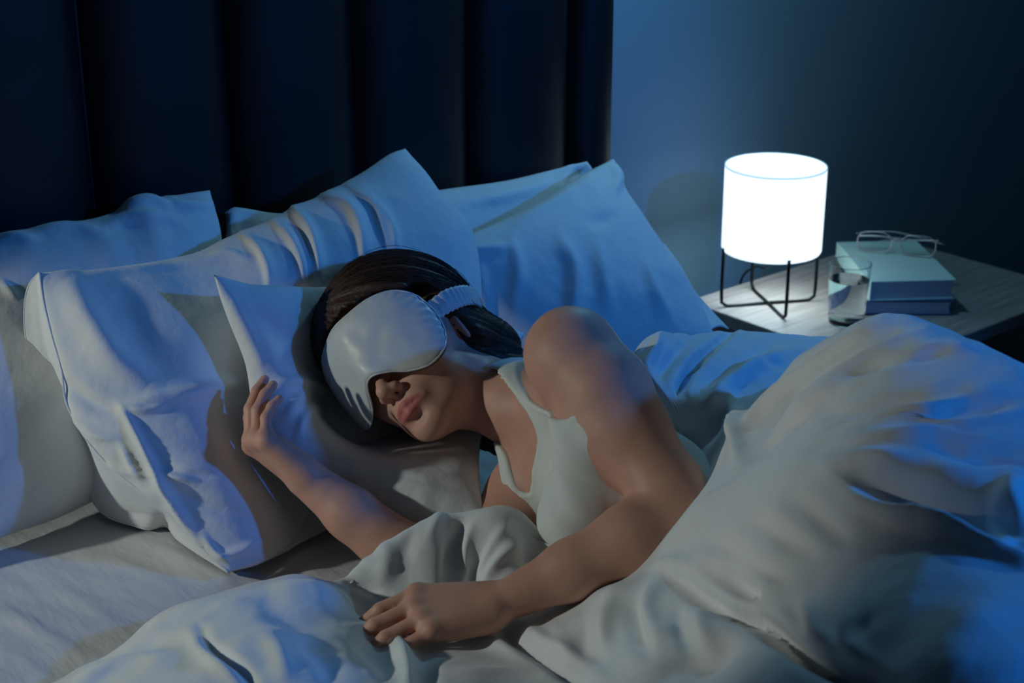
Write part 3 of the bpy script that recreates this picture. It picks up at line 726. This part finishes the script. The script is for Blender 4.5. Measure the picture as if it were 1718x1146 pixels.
G[..., 0] = xs_[:, None]; G[..., 1] = yb[:, None] * (1 - tt) + (-2.22) * tt
hz = fz(G[..., :2])
hz = np.maximum(hz, .012 + .01 * np.tanh(hz))
# soft billows and small creases
PN = np.stack([G[..., 0], G[..., 1], hz], 2)
hz += .006 * vnoise(PN, 7) + .0035 * vnoise(PN * [1, 1.6, 1] + 5, 17) + .0016 * vnoise(PN + 9, 40)
dist_e = np.abs(G[..., 1] - yb[:, None])
rim = np.clip(dist_e / .028, 0, 1); hz = np.maximum(hz * 1.0 - .028 * (1 - np.sqrt(1 - (1 - rim) ** 2)), .004)
over = np.clip((G[..., 0] - .0) / .12, 0, 1); hz = hz - .22 * over ** 1.3
G[..., 2] = MZ + hz
NF = grid_normals(G)
if NF[NX // 2, NY // 2, 2] < 0: NF = -NF
DF = []
exec_folds = True
G = strokes(G, DUVET_FOLDS if 'DUVET_FOLDS' in globals() else DF, NF)
for _ in range(2):
    G[1:-1, 1:-1] = G[1:-1, 1:-1] * .5 + .125 * (G[2:, 1:-1] + G[:-2, 1:-1] + G[1:-1, 2:] + G[1:-1, :-2])
Fd = grid_faces(NX, NY)[:, ::-1]
du = mesh_obj('duvet', G.reshape(-1, 3), Fd, M['duvet'])
s_ = du.modifiers.new('thick', 'SOLIDIFY'); s_.thickness = .010; s_.offset = -1
tag(du, 'thick rumpled white duvet heaped over the sleeper and the near half of the bed', 'duvet')

# ================================================================== the sleeper (signed-distance sculpting, one continuous skin)
import openvdb
class Field:
    def __init__(s, lo, hi, h):
        s.lo = np.array(lo, float); s.h = h; s.n = np.ceil((np.array(hi) - s.lo) / h).astype(int) + 1
        s.a = np.full(s.n, .03, np.float32)
    def box(s, lo, hi):
        i0 = np.clip(np.floor((np.array(lo) - s.lo) / s.h).astype(int), 0, s.n); i1 = np.clip(np.ceil((np.array(hi) - s.lo) / s.h).astype(int) + 1, 0, s.n)
        if (i1 <= i0).any(): return None
        g = [(s.lo[k] + s.h * np.arange(i0[k], i1[k])).astype(np.float32) for k in range(3)]
        return tuple(slice(a, b_) for a, b_ in zip(i0, i1)), np.stack(np.meshgrid(*g, indexing='ij'), -1)
    def put(s, lo, hi, fn, k=.0, op='add'):
        m = .012 + k
        r = s.box(np.array(lo) - m, np.array(hi) + m)
        if r is None: return
        sl, P = r; d = fn(P).astype(np.float32); a = s.a[sl]
        if op == 'add':
            if k > 0:
                hh = np.maximum(k - np.abs(a - d), 0) / k; s.a[sl] = np.minimum(a, d) - hh * hh * k * .25
            else: s.a[sl] = np.minimum(a, d)
        elif op == 'sub':
            d = -d
            if k > 0:
                hh = np.maximum(k - np.abs(a - d), 0) / k; s.a[sl] = np.maximum(a, d) + hh * hh * k * .25
            else: s.a[sl] = np.maximum(a, d)
    def cone(s, p, q, r1, r2, k=.01, op='add', flat=None):
        """tapered capsule; flat=(direction, factor) squashes it along a direction"""
        p = np.array(p, float); q = np.array(q, float); v = q - p; L2 = max(v @ v, 1e-9)
        def fn(P):
            w_ = P - p.astype(np.float32); t = np.clip(w_ @ v.astype(np.float32) / L2, 0, 1)
            d = w_ - t[..., None] * v.astype(np.float32)
            if flat is not None:
                f = np.asarray(flat[0], np.float32); e = d @ f; d = d + e[..., None] * f * (1 / flat[1] - 1)
                return (np.sqrt((d * d).sum(-1)) - (r1 + (r2 - r1) * t)) * min(1, flat[1] ** .5)
            return np.sqrt((d * d).sum(-1)) - (r1 + (r2 - r1) * t)
        R_ = max(r1, r2)
        s.put(np.minimum(p, q) - R_, np.maximum(p, q) + R_, fn, k, op)
    def ell(s, c, ax, r, k=.01, op='add'):
        """ellipsoid, ax = 3 row axes, r = radii"""
        c = np.array(c, float); A = np.array(ax, np.float32); r = np.array(r, np.float32)
        ext = np.abs(A.T * r).sum(1)
        def fn(P):
            q = (P - c.astype(np.float32)) @ A.T
            k0 = np.sqrt(((q / r) ** 2).sum(-1)); k1 = np.sqrt(((q / (r * r)) ** 2).sum(-1))
            return k0 * (k0 - 1) / np.maximum(k1, 1e-6)
        s.put(c - ext, c + ext, fn, k, op)
    def chain(s, pts, rs, k=.01, flat=None):
        for i in range(len(pts) - 1): s.cone(pts[i], pts[i + 1], rs[i], rs[i + 1], k, 'add', flat)
    def mesh(s, name, m, parent=None, smooth=1, post=None):
        g = openvdb.FloatGrid(.03); g.copyFromArray(s.a)
        v, q = g.convertToQuads(isovalue=0.0)
        V = v * s.h + s.lo; Q = q[:, ::-1]
        if post is not None: V, Q = post(V, Q)
        o = mesh_obj(name, V, Q, m, parent)
        bm = bmesh.new(); bm.from_mesh(o.data)
        # keep the largest island
        seen = set(); best = []
        bm.verts.ensure_lookup_table()
        for v0 in bm.verts:
            if v0.index in seen: continue
            st = [v0]; seen.add(v0.index); isl = []
            while st:
                x = st.pop(); isl.append(x)
                for e in x.link_edges:
                    y = e.other_vert(x)
                    if y.index not in seen: seen.add(y.index); st.append(y)
            if len(isl) > len(best): best = isl
        bs = {x.index for x in best}
        bmesh.ops.delete(bm, geom=[x for x in bm.verts if x.index not in bs], context='VERTS')
        for _ in range(smooth): bmesh.ops.smooth_vert(bm, verts=bm.verts, factor=.5, use_axis_x=True, use_axis_y=True, use_axis_z=True)
        bmesh.ops.recalc_face_normals(bm, faces=bm.faces)
        bm.to_mesh(o.data); bm.free()
        o.data.polygons.foreach_set('use_smooth', [True] * len(o.data.polygons))
        return o

# --- head frame: HL towards her left (up in the picture), HF out of the face, HU to the crown
HU = nrm(cv(-.62, .70, -.35)); HF = nrm(cv(-.52, -.12, .84)); HF = nrm(HF - HU * (HF @ HU)); HL = np.cross(HU, HF)
HO = at(702, 606, h=.203)
HAX = np.array([HL, HF, HU])
def hp(l, f, u): return HO + HL * l + HF * f + HU * u

SL = at(958, 592, h=.288)             # left shoulder joint
ELB = at(1152, 868, h=.16)            # left elbow
WRL = at(830, 1016, h=.078)           # left wrist
SRJ = at(880, 830, h=.07)             # right shoulder, below
REL = at(765, 1002, h=.0)           # right elbow, under the duvet
RWR = at(515, 803, d=1.952)            # right wrist
print('head', HO, 'SL', SL, 'ELB', ELB, 'W', WRL, 'upper', np.linalg.norm(SL - ELB), 'fore', np.linalg.norm(ELB - WRL), 'SRJ', SRJ, np.linalg.norm(SL - SRJ), 'rf', np.linalg.norm(REL - RWR), np.linalg.norm(SRJ - REL))

def build_head(f):
    f.ell(hp(0, -.012, .030), HAX, (.073, .094, .084), .0)
    f.ell(hp(0, .030, -.010), HAX, (.062, .056, .080), .02)
    f.ell(hp(0, .028, -.062), HAX, (.052, .050, .046), .02)       # jaw
    f.cone(hp(.048, .0, -.058), hp(.014, .066, -.094), .017, .014, .02); f.cone(hp(-.048, .0, -.058), hp(-.014, .066, -.094), .017, .014, .02)
    f.ell(hp(0, .073, -.098), HAX, (.018, .015, .015), .016)      # chin
    for s in (1, -1):
        f.ell(hp(s * .036, .056, -.028), HAX, (.023, .022, .024), .018)   # cheek
        f.ell(hp(s * .056, .030, -.012), HAX, (.014, .03, .014), .015)
    f.ell(hp(0, .076, .022), HAX, (.045, .014, .014), .016)       # brow
    for s in (1, -1):
        f.ell(hp(s * .031, .078, .003), HAX, (.014, .010, .010), .010)    # closed eyes
    # muzzle, nose
    f.ell(hp(0, .076, -.064), HAX, (.026, .018, .022), .016)
    f.cone(hp(0, .083, .006), hp(0, .104, -.036), .0065, .0085, .010)
    f.ell(hp(0, .1065, -.0385), HAX, (.0092, .0092, .0085), .007)
    for s in (1, -1): f.ell(hp(s * .0115, .0965, -.0415), HAX, (.0068, .0095, .0072), .005)
    f.cone(hp(0, .100, -.045), hp(0, .092, -.052), .0032, .0035, .005)
    for s in (1, -1): f.ell(hp(s * .0064, .1005, -.0480), HAX, (.0032, .0052, .0045), .003, 'sub')
    f.cone(hp(0, .0965, -.0535), hp(0, .0975, -.060), .0022, .0026, .004, 'sub')   # philtrum
    # lips
    for s in (1, -1):
        f.cone(hp(s * .004, .0945, -.0650), hp(s * .0255, .0815, -.0695), .0048, .0020, .004)
        f.cone(hp(s * .003, .0935, -.0765), hp(s * .0205, .0838, -.0722), .0056, .0026, .005)
    f.cone(hp(-.026, .0840, -.0700), hp(0, .1012, -.0702), .0010, .0013, .0025, 'sub'); f.cone(hp(.026, .0840, -.0700), hp(0, .1012, -.0702), .0010, .0013, .0025, 'sub')
    f.ell(hp(0, .0905, -.0875), HAX, (.016, .0045, .0045), .008, 'sub')
    # left ear
    ea = hp(.071, -.016, -.006); n_ = nrm(HL * .8 - HF * .55)
    E3 = np.array([nrm(np.cross(HU, n_)), n_, HU])
    f.ell(ea, E3, (.014, .005, .024), .006); f.ell(ea + n_ * .004, E3, (.008, .004, .015), .004, 'sub')

def finger(f, p, d, bend_ax, lens, rads, curls, k=.0035):
    """p root, d direction, curl angles (radians) about bend_ax"""
    d = Vector(nrm(d)); P = [Vector(p)]; ax = Vector(nrm(bend_ax))
    for L_, c in zip(lens, curls):
        d = Quaternion(ax, c) @ d; P.append(P[-1] + d * L_)
    pts = [np.array(x) for x in P]
    f.chain(pts, rads, k)
    return pts, np.array(d)

def build_hand(f, wr, Y, B, thumb_side, curls, spread, tcurl, fl=1.0, tdir=(.75, .62, -.25), sc=1.0):
    """wr wrist, Y towards the fingers, B out of the back of the hand, thumb_side = +-1 along X = Y x B"""
    Y = nrm(Y); B = nrm(B - Y * (B @ Y)); X = np.cross(Y, B) * thumb_side
    def lp(x, y, z): return wr + (X * x + Y * y + B * z) * sc
    out = []
    rootx = [.030, .0105, -.0095, -.0275]; rooty = [.084, .088, .083, .074]
    Ls = [(.043, .026, .021), (.047, .030, .022), (.043, .027, .021), (.034, .020, .018)]
    rr = [(.0092, .0080, .0072, .0060), (.0095, .0083, .0074, .0062), (.0090, .0078, .0070, .0060), (.0080, .0068, .0062, .0053)]
    # palm
    for i in range(4):
        f.cone(lp(rootx[i] * .55, .004, 0), lp(rootx[i], rooty[i] - .004, .001), .0155 * sc, .0108 * sc, .012)
    f.cone(lp(.012, .018, -.008), lp(.028, .046, -.009), .014 * sc, .012 * sc, .012)
    f.cone(lp(-.016, .014, -.006), lp(-.024, .052, -.006), .013 * sc, .010 * sc, .012)
    ax = X * -1
    # bending towards the palm: rotate about the axis that turns Y into -B
    ax = np.cross(Y, -B)
    for i in range(4):
        d = nrm(Y + X * spread[i])
        root = lp(rootx[i], rooty[i] - .004, .001)
        p_, d_ = finger(f, root, d, ax, [l * sc * fl for l in Ls[i]], [r * sc for r in rr[i]], curls[i], .0032)
        f.cone(root, root, .0108 * sc, .0108 * sc, .008)
        out.append((p_, d_, ax))
    td = nrm(X * tdir[0] + Y * tdir[1] + B * tdir[2])
    tx = nrm(np.cross(td, -B * .6 - X * .8))
    p_, d_ = finger(f, lp(.022, .022, -.006), td, tx, [l * sc for l in (.040, .030, .024)], [r * sc for r in (.0135, .0100, .0090, .0072)], tcurl, .008)
    out.append((p_, d_, tx))
    return out

lo = np.array([-1.24, -1.42, MZ - .003]); hi = np.array([-.42, -.34, MZ + .42])
H_ = .0024
body = Field(lo, hi, H_)
# torso: rib cage, waist, pelvis
UC = (SL + SRJ) / 2
NX_ = nrm(np.array([-1, .10, .15]))                       # out of the chest
SP = nrm(np.array([.10, -1, -.02])); SP = nrm(SP - NX_ * (SP @ NX_)); SD = np.cross(SP, NX_)
if SD[2] < 0: SD = -SD
TAX = np.array([NX_, SP, SD])
def tp(n, s, d): return UC + NX_ * n + SP * s + SD * d
def build_torso(f):
    f.ell(tp(-.058, .10, -.045), TAX, (.068, .150, .082), .0)
    f.cone(tp(-.048, .015, .062), tp(-.048, .015, -.070), .046, .048, .05)
    f.ell(tp(-.060, .26, -.080), TAX, (.060, .12, .072), .05)
    f.ell(tp(-.065, .38, -.075), TAX, (.070, .12, .088), .06)
    # breasts sink towards the mattress
    f.ell(tp(.010, .110, .035), TAX, (.055, .056, .058), .03)
    f.ell(tp(.012, .115, -.062), TAX, (.058, .056, .058), .03)
build_torso(body)
NB = tp(-.055, -.005, .0)                                 # base of the neck
build_head(body)
body.cone(hp(0, -.030, -.045), NB * .55 + hp(0, -.03, -.06) * .45, .050, .047, .02)
body.cone(NB * .55 + hp(0, -.03, -.06) * .45, NB, .047, .056, .03)
# trapezius and collar bones
body.cone(NB * .8 + hp(0, -.04, -.06) * .2, SL + SP * .01 - SD * .015, .034, .036, .03)
body.cone(tp(-.005, .012, .012), SL + NX_ * .012 - SD * .02 - SP * .004, .008, .009, .016)
body.cone(NB, SRJ, .045, .045, .03)
# left arm
body.cone(SL, SL, .050, .050, .03)
body_noarm = body.a.copy()
mid = SL * .5 + ELB * .5
body.chain([SL, SL * .72 + ELB * .28 + cv(.004, .006, .004), mid, ELB * .85 + SL * .15, ELB], [.049, .049, .0465, .0390, .0365], .016)
fm = ELB * .72 + WRL * .28
body.chain([ELB, fm + cv(0, .003, .004), ELB * .4 + WRL * .6, WRL], [.0375, .0385, .0310, .0205], .016)
# right arm
body.chain([SRJ, REL], [.042, .038], .02)
body.chain([REL, REL * .68 + RWR * .32, REL * .3 + RWR * .7, RWR], [.037, .0385, .0300, .0235], .014)

# --- hands
HY = nrm(at(688, 1032, h=.074) - WRL)
lh = build_hand(body, WRL, HY, nrm(cv(.02, .80, .55)), 1.0,
                [(.22, .36, .30), (.20, .36, .30), (.20, .38, .30), (.24, .40, .30)], (-.20, -.25, -.30, -.34), (.25, .25, .2), tdir=(.20, .95, -.30), sc=1.0)
RY = nrm(at(414, 726, d=1.945) - RWR)
rh = build_hand(body, RWR, RY, nrm(cv(-.58, -.66, .40)), -1.0,
                [(.84, .36, .20), (.88, .38, .22), (.92, .42, .25), (.94, .44, .28)], (-.09, -.05, -.01, .04), (.15, .25, .25), tdir=(.45, .85, -.20), sc=.95, fl=.84)
person = empty('person', HO * [1, 1, 0] + [0, -.1, MZ], 'dark-haired woman asleep on her side in a white sleeveless top', 'person')
skin = body.mesh('body', M['skin'], person, 1)
print('body verts', len(skin.data.vertices))
# natural colouring: lips, nail plates, knuckles
V = np.empty(len(skin.data.vertices) * 3, np.float32); skin.data.vertices.foreach_get('co', V); V = V.reshape(-1, 3) + np.array(skin.matrix_world.translation)
Q = (V - HO) @ HAX.T
lipu = (np.abs(Q[:, 0]) / .0275) ** 2 + ((Q[:, 2] + .0712) / (.0118 - .0022 * np.abs(Q[:, 0]) / .02)) ** 2
lip = np.clip((1.08 - lipu) / .35, 0, 1) * (Q[:, 1] > .07)
lip *= (Q[:, 1] > .079)
at_ = skin.data.attributes.new('tint', 'FLOAT', 'POINT'); at_.data.foreach_set('value', lip.astype(np.float32))
m = M['skin']; N, L, b = nodes(m)
an = N.new('ShaderNodeAttribute'); an.attribute_name = 'tint'
tc = N.new('ShaderNodeTexCoord'); no = N.new('ShaderNodeTexNoise'); no.inputs['Scale'].default_value = 28; no.inputs['Detail'].default_value = 4
L.new(tc.outputs['Object'], no.inputs['Vector'])
r1 = N.new('ShaderNodeValToRGB'); r1.color_ramp.elements[0].position = .35; r1.color_ramp.elements[1].position = .7
r1.color_ramp.elements[0].color = (.64, .345, .255, 1); r1.color_ramp.elements[1].color = (.57, .30, .22, 1)
L.new(no.outputs['Fac'], r1.inputs[0])
mx = N.new('ShaderNodeMix'); mx.data_type = 'RGBA'; mx.inputs[7].default_value = (.52, .16, .15, 1)
L.new(an.outputs['Fac'], mx.inputs[0]); L.new(r1.outputs[0], mx.inputs[6]); L.new(mx.outputs[2], b.inputs['Base Color'])
add_bump(m, 300, .06, .0006, 3)

# --- hair: sculpted mass plus loose strands
HC = hp(.002, -.014, .052); HR = np.array([.100, .112, .106])
def hair_r(dirs):
    """radius of the hair shell along unit directions in head axes"""
    return 1 / np.sqrt(((dirs / HR) ** 2).sum(-1))
hf = Field(np.minimum(HO - .22, at(880, 680, h=.1) - .06), HO + .22, .0025)
hf.ell(HC, HAX, HR, 0)
hf.ell(hp(.070, -.032, -.018), HAX, (.018, .030, .026), .012)
nape = [hp(.025, -.085, -.030), hp(.014, -.080, -.085), hp(.0, -.06, -.125)]
hf.ell(hp(-.032, .022, .082), HAX, (.060, .052, .052), .03)
hf.chain(nape, [.055, .038, .020], .03)
hf.cone(hp(-.02, -.08, -.05), hp(-.03, -.06, -.12), .05, .03, .03)
def facecut(P):
    q = (P - HO.astype(np.float32)) @ HAX.T.astype(np.float32)
    # open in front: hairline curve
    l, fr, u = q[..., 0], q[..., 1], q[..., 2]
    line = .058 - .9 * l * l / .09 * .4                  # hairline height on the forehead
    front = fr - (.016 - 0.55 * np.maximum(.040 - u, 0) * 1.0)
    return np.maximum(-(front), u - (.082 - 4.0 * l * l))
hf.put(HO - .2, HO + .2, lambda P: facecut(P), .006, 'sub')
# grooves following the comb direction (from the hairline back to the nape)
polev = nrm(np.array([.25, -.80, -.62])); pole2 = nrm(np.array([-.3, .75, .62]))
r_ = hf.box(hf.lo, hf.lo + hf.h * (hf.n - 1)); sl, P = r_
q = (P - HC.astype(np.float32)) @ HAX.T.astype(np.float32)
e1 = nrm(np.cross(polev, [0, 0, 1])); e2 = np.cross(polev, e1)
azi = np.arctan2(q @ e2, q @ e1)
rad_ = np.linalg.norm(q, axis=-1)
lon = (q @ polev) / np.maximum(rad_, 1e-6)
hf.a[sl] += (.0011 * np.sin(azi * 46 + 3 * np.sin(azi * 5) + lon * 3) + .0013 * np.sin(azi * 21 + 2 * lon) + .0008 * np.sin(azi * 90 + lon * 5)).astype(np.float32) * (np.abs(hf.a[sl]) < .02)
hair = hf.mesh('hair', M['hair'], person, 1)
# strands
rs = np.random.RandomState(4)
SV, SF = [], []
for k in range(2600):
    a0 = rs.uniform(-math.pi, math.pi)
    b0 = nrm(e1 * math.cos(a0) + e2 * math.sin(a0))
    th0 = rs.uniform(2.35, 2.75) if rs.rand() < .5 else rs.uniform(.9, 2.6)
    dth = rs.uniform(.5, 1.5); n_ = 12
    lift = rs.uniform(-.001, .0022) + (rs.rand() < .05) * rs.uniform(0, .005)
    ph = rs.uniform(0, 6); w0 = rs.uniform(-.05, .05)
    pts_ = []
    for i in range(n_):
        th = max(.12, th0 - dth * i / (n_ - 1)); aa = w0 * math.sin(i * .5 + ph)
        b1 = nrm(e1 * math.cos(a0 + aa) + e2 * math.sin(a0 + aa))
        d = polev * math.cos(th) + b1 * math.sin(th)
        R_ = float(hair_r(d)) + lift * math.sin(math.pi * (.15 + .85 * i / (n_ - 1)))
        pts_.append(HC + (d * R_) @ HAX)
    pts_ = np.array(pts_)
    c = pts_[n_ // 2]; lq = (pts_ - HO) @ HAX.T
    bad = (facecut(pts_.astype(np.float32)) < -.001)
    if bad.any(): continue
    T = np.gradient(pts_, axis=0); T /= np.linalg.norm(T, axis=1, keepdims=True)
    o1 = np.cross(T, np.array([.3, .5, .8])); o1 /= np.linalg.norm(o1, axis=1, keepdims=True); o2 = np.cross(T, o1)
    w_ = .00042 * np.sin(np.linspace(.25, math.pi - .1, n_))[:, None]
    base = len(SV) * 3 * n_ 
    ring = np.stack([pts_ + o1 * w_, pts_ - o1 * w_ * .5 + o2 * w_ * .87, pts_ - o1 * w_ * .5 - o2 * w_ * .87], 1).reshape(-1, 3)
    SV.append(ring)
    for i in range(n_ - 1):
        for j in range(3): SF.append((base + i * 3 + j, base + i * 3 + (j + 1) % 3, base + (i + 1) * 3 + (j + 1) % 3, base + (i + 1) * 3 + j))
st = mesh_obj('hair_strands', np.vstack(SV), SF, M['hair'], person); st['kind'] = 'stuff'

# --- tank top: the torso offset by a cloth thickness and trimmed at neck and armholes
if 0:
    uu_, vv_ = proj(V); dep = (V - CAM) @ FW; Vn = (V - UC) @ TAX.T
    for q_ in [(868, 612), (880, 650), (905, 686), (925, 702), (950, 706), (880, 670), (893, 700), (905, 740), (897, 790), (893, 840), (860, 800), (875, 830), (950, 820), (1000, 760), (930, 900), (1040, 820)]:
        k_ = np.where((np.abs(uu_ - q_[0]) < 4) & (np.abs(vv_ - q_[1]) < 4))[0]
        if len(k_): k_ = k_[dep[k_].argmin()]; print('TT', q_, Vn[k_].round(3))
tf = Field(lo, hi, H_)
tf.a = body_noarm
off = .0042
r_ = tf.box(tf.lo, tf.lo + tf.h * (tf.n - 1)); sl, P = r_
q = (P - UC.astype(np.float32)) @ TAX.T.astype(np.float32)          # n, s, d
n_, s_, d_ = q[..., 0], q[..., 1], q[..., 2]
shell = tf.a[sl] - off - (.0016 * np.sin(s_ * 70 + d_ * 35) + .0014 * np.sin(d_ * 80 - s_ * 55 + 1) + .0010 * np.sin(d_ * 150 + s_ * 90)) * np.clip((s_ - .03) / .06, 0, 1)
# outline of the cloth on the chest in (s, d): neckline, lower strap, hem side, armhole, upper strap
KP = [(-.115, .040), (-.097, .039), (-.034, .019), (-.009, .011), (.006, -.012), (.004, -.050), (.003, -.080), (-.010, -.084), (-.028, -.070), (-.048, -.055), (-.080, -.045), (-.085, -.060), (-.055, -.072), (-.032, -.090), (-.008, -.108), (.03, -.130), (.06, -.3), (.6, -.3), (.6, .3), (.135, .3), (.130, .09),
      (.114, .056), (.08, .045), (.045, .036), (.011, .032), (-.046, .035), (-.09, .051), (-.115, .056)]
KP = np.vstack([spline(np.array(KP[0:11]), 70), spline(np.array(KP[11:16]), 30), KP[16:20], spline(np.array(KP[20:]), 50)])
gs = np.arange(-.2, .62, .002); gd = np.arange(-.32, .33, .002)
S2, D2 = np.meshgrid(gs, gd, indexing='ij'); best = np.full(S2.shape, 9.0); ins = np.zeros(S2.shape, bool)
for i in range(len(KP)):
    p, r2 = KP[i], KP[(i + 1) % len(KP)]; e = r2 - p; L2 = max(e @ e, 1e-12)
    t_ = np.clip(((S2 - p[0]) * e[0] + (D2 - p[1]) * e[1]) / L2, 0, 1)
    best = np.minimum(best, np.hypot(S2 - p[0] - t_ * e[0], D2 - p[1] - t_ * e[1]))
    if abs(e[1]) > 1e-12: ins ^= ((p[1] > D2) != (r2[1] > D2)) & (S2 < e[0] * (D2 - p[1]) / e[1] + p[0])
sdf2 = np.where(ins, -best, best)
fs_ = np.clip((s_ - gs[0]) / .002, 0, len(gs) - 1.01); fd_ = np.clip((d_ - gd[0]) / .002, 0, len(gd) - 1.01)
i_, j_ = fs_.astype(int), fd_.astype(int); fs_ -= i_; fd_ -= j_
cut = (sdf2[i_, j_] * (1 - fs_) + sdf2[i_ + 1, j_] * fs_) * (1 - fd_) + (sdf2[i_, j_ + 1] * (1 - fs_) + sdf2[i_ + 1, j_ + 1] * fs_) * fd_
# thin raised hem along neckline and armhole, soft drape folds below the bust
shell -= .0012 * np.exp(-((cut + .005) / .0022) ** 2)
tf.a[sl] = np.maximum(shell, cut).astype(np.float32)
top = tf.mesh('tank_top', M['jersey'], person, 1)
top['label'] = 'white sleeveless top'


# --- sleep mask: a padded satin shape wrapped round the face
def mask_r(ph):
    a_ = .1025 - .0095 * np.tanh(ph / .45); b_ = .108
    return 1 / np.sqrt((np.sin(ph) / a_) ** 2 + (np.cos(ph) / b_) ** 2)
def mask_outline(t):
    """t points -> (angle, height) of the rim, clockwise from the left strap end"""
    K = [(1.08, .008), (1.02, .036), (.85, .056), (.55, .067), (.2, .070), (-.3, .072), (-.7, .068), (-1.0, .050), (-1.12, .022), (-1.06, -.008), (-.88, -.026), (-.62, -.038), (-.40, -.036), (-.20, -.024), (0, -.015),
         (.18, -.025), (.36, -.042), (.58, -.052), (.85, -.044), (1.02, -.020), (1.08, .008)]
    return spline(np.array([(k[0] * .09, k[1]) for k in K]), t) / np.array([.09, 1])
NT, NR = 180, 34
OL = mask_outline(NT + 1)[:-1]; cen = np.array([0, .014])
rr_ = np.linspace(0, 1, NR)
Gm = np.zeros((NR, NT, 2))
Gm[...] = cen + (OL[None] - cen) * rr_[:, None, None]
def wrap(Gm, off):
    ph, u = Gm[..., 0], Gm[..., 1]
    r = mask_r(ph)
    ridge = np.exp(-(ph / .20) ** 2) * (.005 + .009 * np.clip((.04 - u) / .06, 0, 1))
    r = r + ridge + off - 2.6 * np.clip(u - .03, 0, 1) ** 2
    l = r * np.sin(ph); f = -.010 + r * np.cos(ph)
    return HO + l[..., None] * HL + f[..., None] * HF + u[..., None] * HU
puff = np.sqrt(np.clip(1 - rr_ ** 6, 0, 1))[:, None]
ruf = (.0007 * np.sin(np.arange(NT) * 2 * math.pi * 44 / NT)[None] * (rr_[:, None] ** 8) * (1 - rr_[:, None] ** 40))
near = np.exp(-((Gm[..., 0] - 1.0) / .25) ** 2) * .0008 * np.sin(Gm[..., 1] * 420 + Gm[..., 0] * 30) * rr_[:, None] ** 3
front = wrap(Gm, 0.0015 + .0045 * puff + ruf + near)
Pn = front.copy(); front += HF * (.0012 * vnoise(Pn, 60))[..., None]
backp = wrap(Gm, 0.0)
Vm = np.vstack([front.reshape(-1, 3), backp.reshape(-1, 3)])
Fm = []
for i in range(NR - 1):
    for j in range(NT):
        a, b2 = i * NT + j, i * NT + (j + 1) % NT; c, d = a + NT, b2 + NT
        Fm.append((a, c, d, b2)); o2 = NR * NT
        Fm.append((a + o2, b2 + o2, d + o2, c + o2))
for j in range(NT):
    a = (NR - 1) * NT + j; b2 = (NR - 1) * NT + (j + 1) % NT
    Fm.append((a, a + NR * NT, b2 + NR * NT, b2))
mk = empty('sleep_mask', hp(0, .10, 0), 'pale grey satin sleep mask over the sleeper\'s eyes, held by a ruched band', 'sleep mask')
mo = mesh_obj('mask_pad', Vm, Fm, M['satin'], mk)
bm = bmesh.new(); bm.from_mesh(mo.data); bmesh.ops.remove_doubles(bm, verts=bm.verts, dist=1e-5); bmesh.ops.recalc_face_normals(bm, faces=bm.faces); bm.to_mesh(mo.data); bm.free()
edge = wrap(OL[None], 0.0018)[0]
tube('piping', list(edge), .0014, M['satin_edge'], mk, 6, True)
edge = wrap((cen + (OL - cen) * 1.008)[None], -.0012)[0]
tube('lining_edge', list(edge), .0012, M['mask_back'], mk, 6, True)
# ruched strap round the back of the head
NS, NW = 260, 9
A0 = .98; ang = np.linspace(A0, 2 * math.pi - A0, NS)
SG = np.zeros((NS, NW, 3))
for i, a in enumerate(ang):
    back = math.sin((a - A0) / (2 * math.pi - 2 * A0) * math.pi)
    q = np.array([math.sin(a), math.cos(a), 0])
    for j in range(NW):
        vv = (j / (NW - 1) - .5) * .026
        u = .008 + .016 * back + vv
        zz = (u - .052) / HR[2]; sc_ = math.sqrt(max(.05, 1 - zz * zz))
        r_h = sc_ / math.sqrt((q[0] / HR[0]) ** 2 + (q[1] / HR[1]) ** 2) + .0065
        r_m = float(mask_r(np.array(a))) - .001
        r = r_h + max(0, 1 - (a - A0) / .35) * (r_m - r_h) if a < math.pi else r_h
        rip = .0013 * math.sin(i * 1.05 + j * .25) * math.cos(vv / .028 * math.pi * .8) + .0006 * math.sin(i * 2.2 + j)
        SG[i, j] = HO + HL * ((r + rip) * q[0]) + HF * (-.012 + (r + rip) * q[1]) + HU * (u + .0006 * math.sin(i * 1.05))
band = mesh_obj('elastic_band', SG.reshape(-1, 3), grid_faces(NS, NW), M['satin'], mk)
x = band.modifiers.new('thick', 'SOLIDIFY'); x.thickness = .0025; x.offset = -1
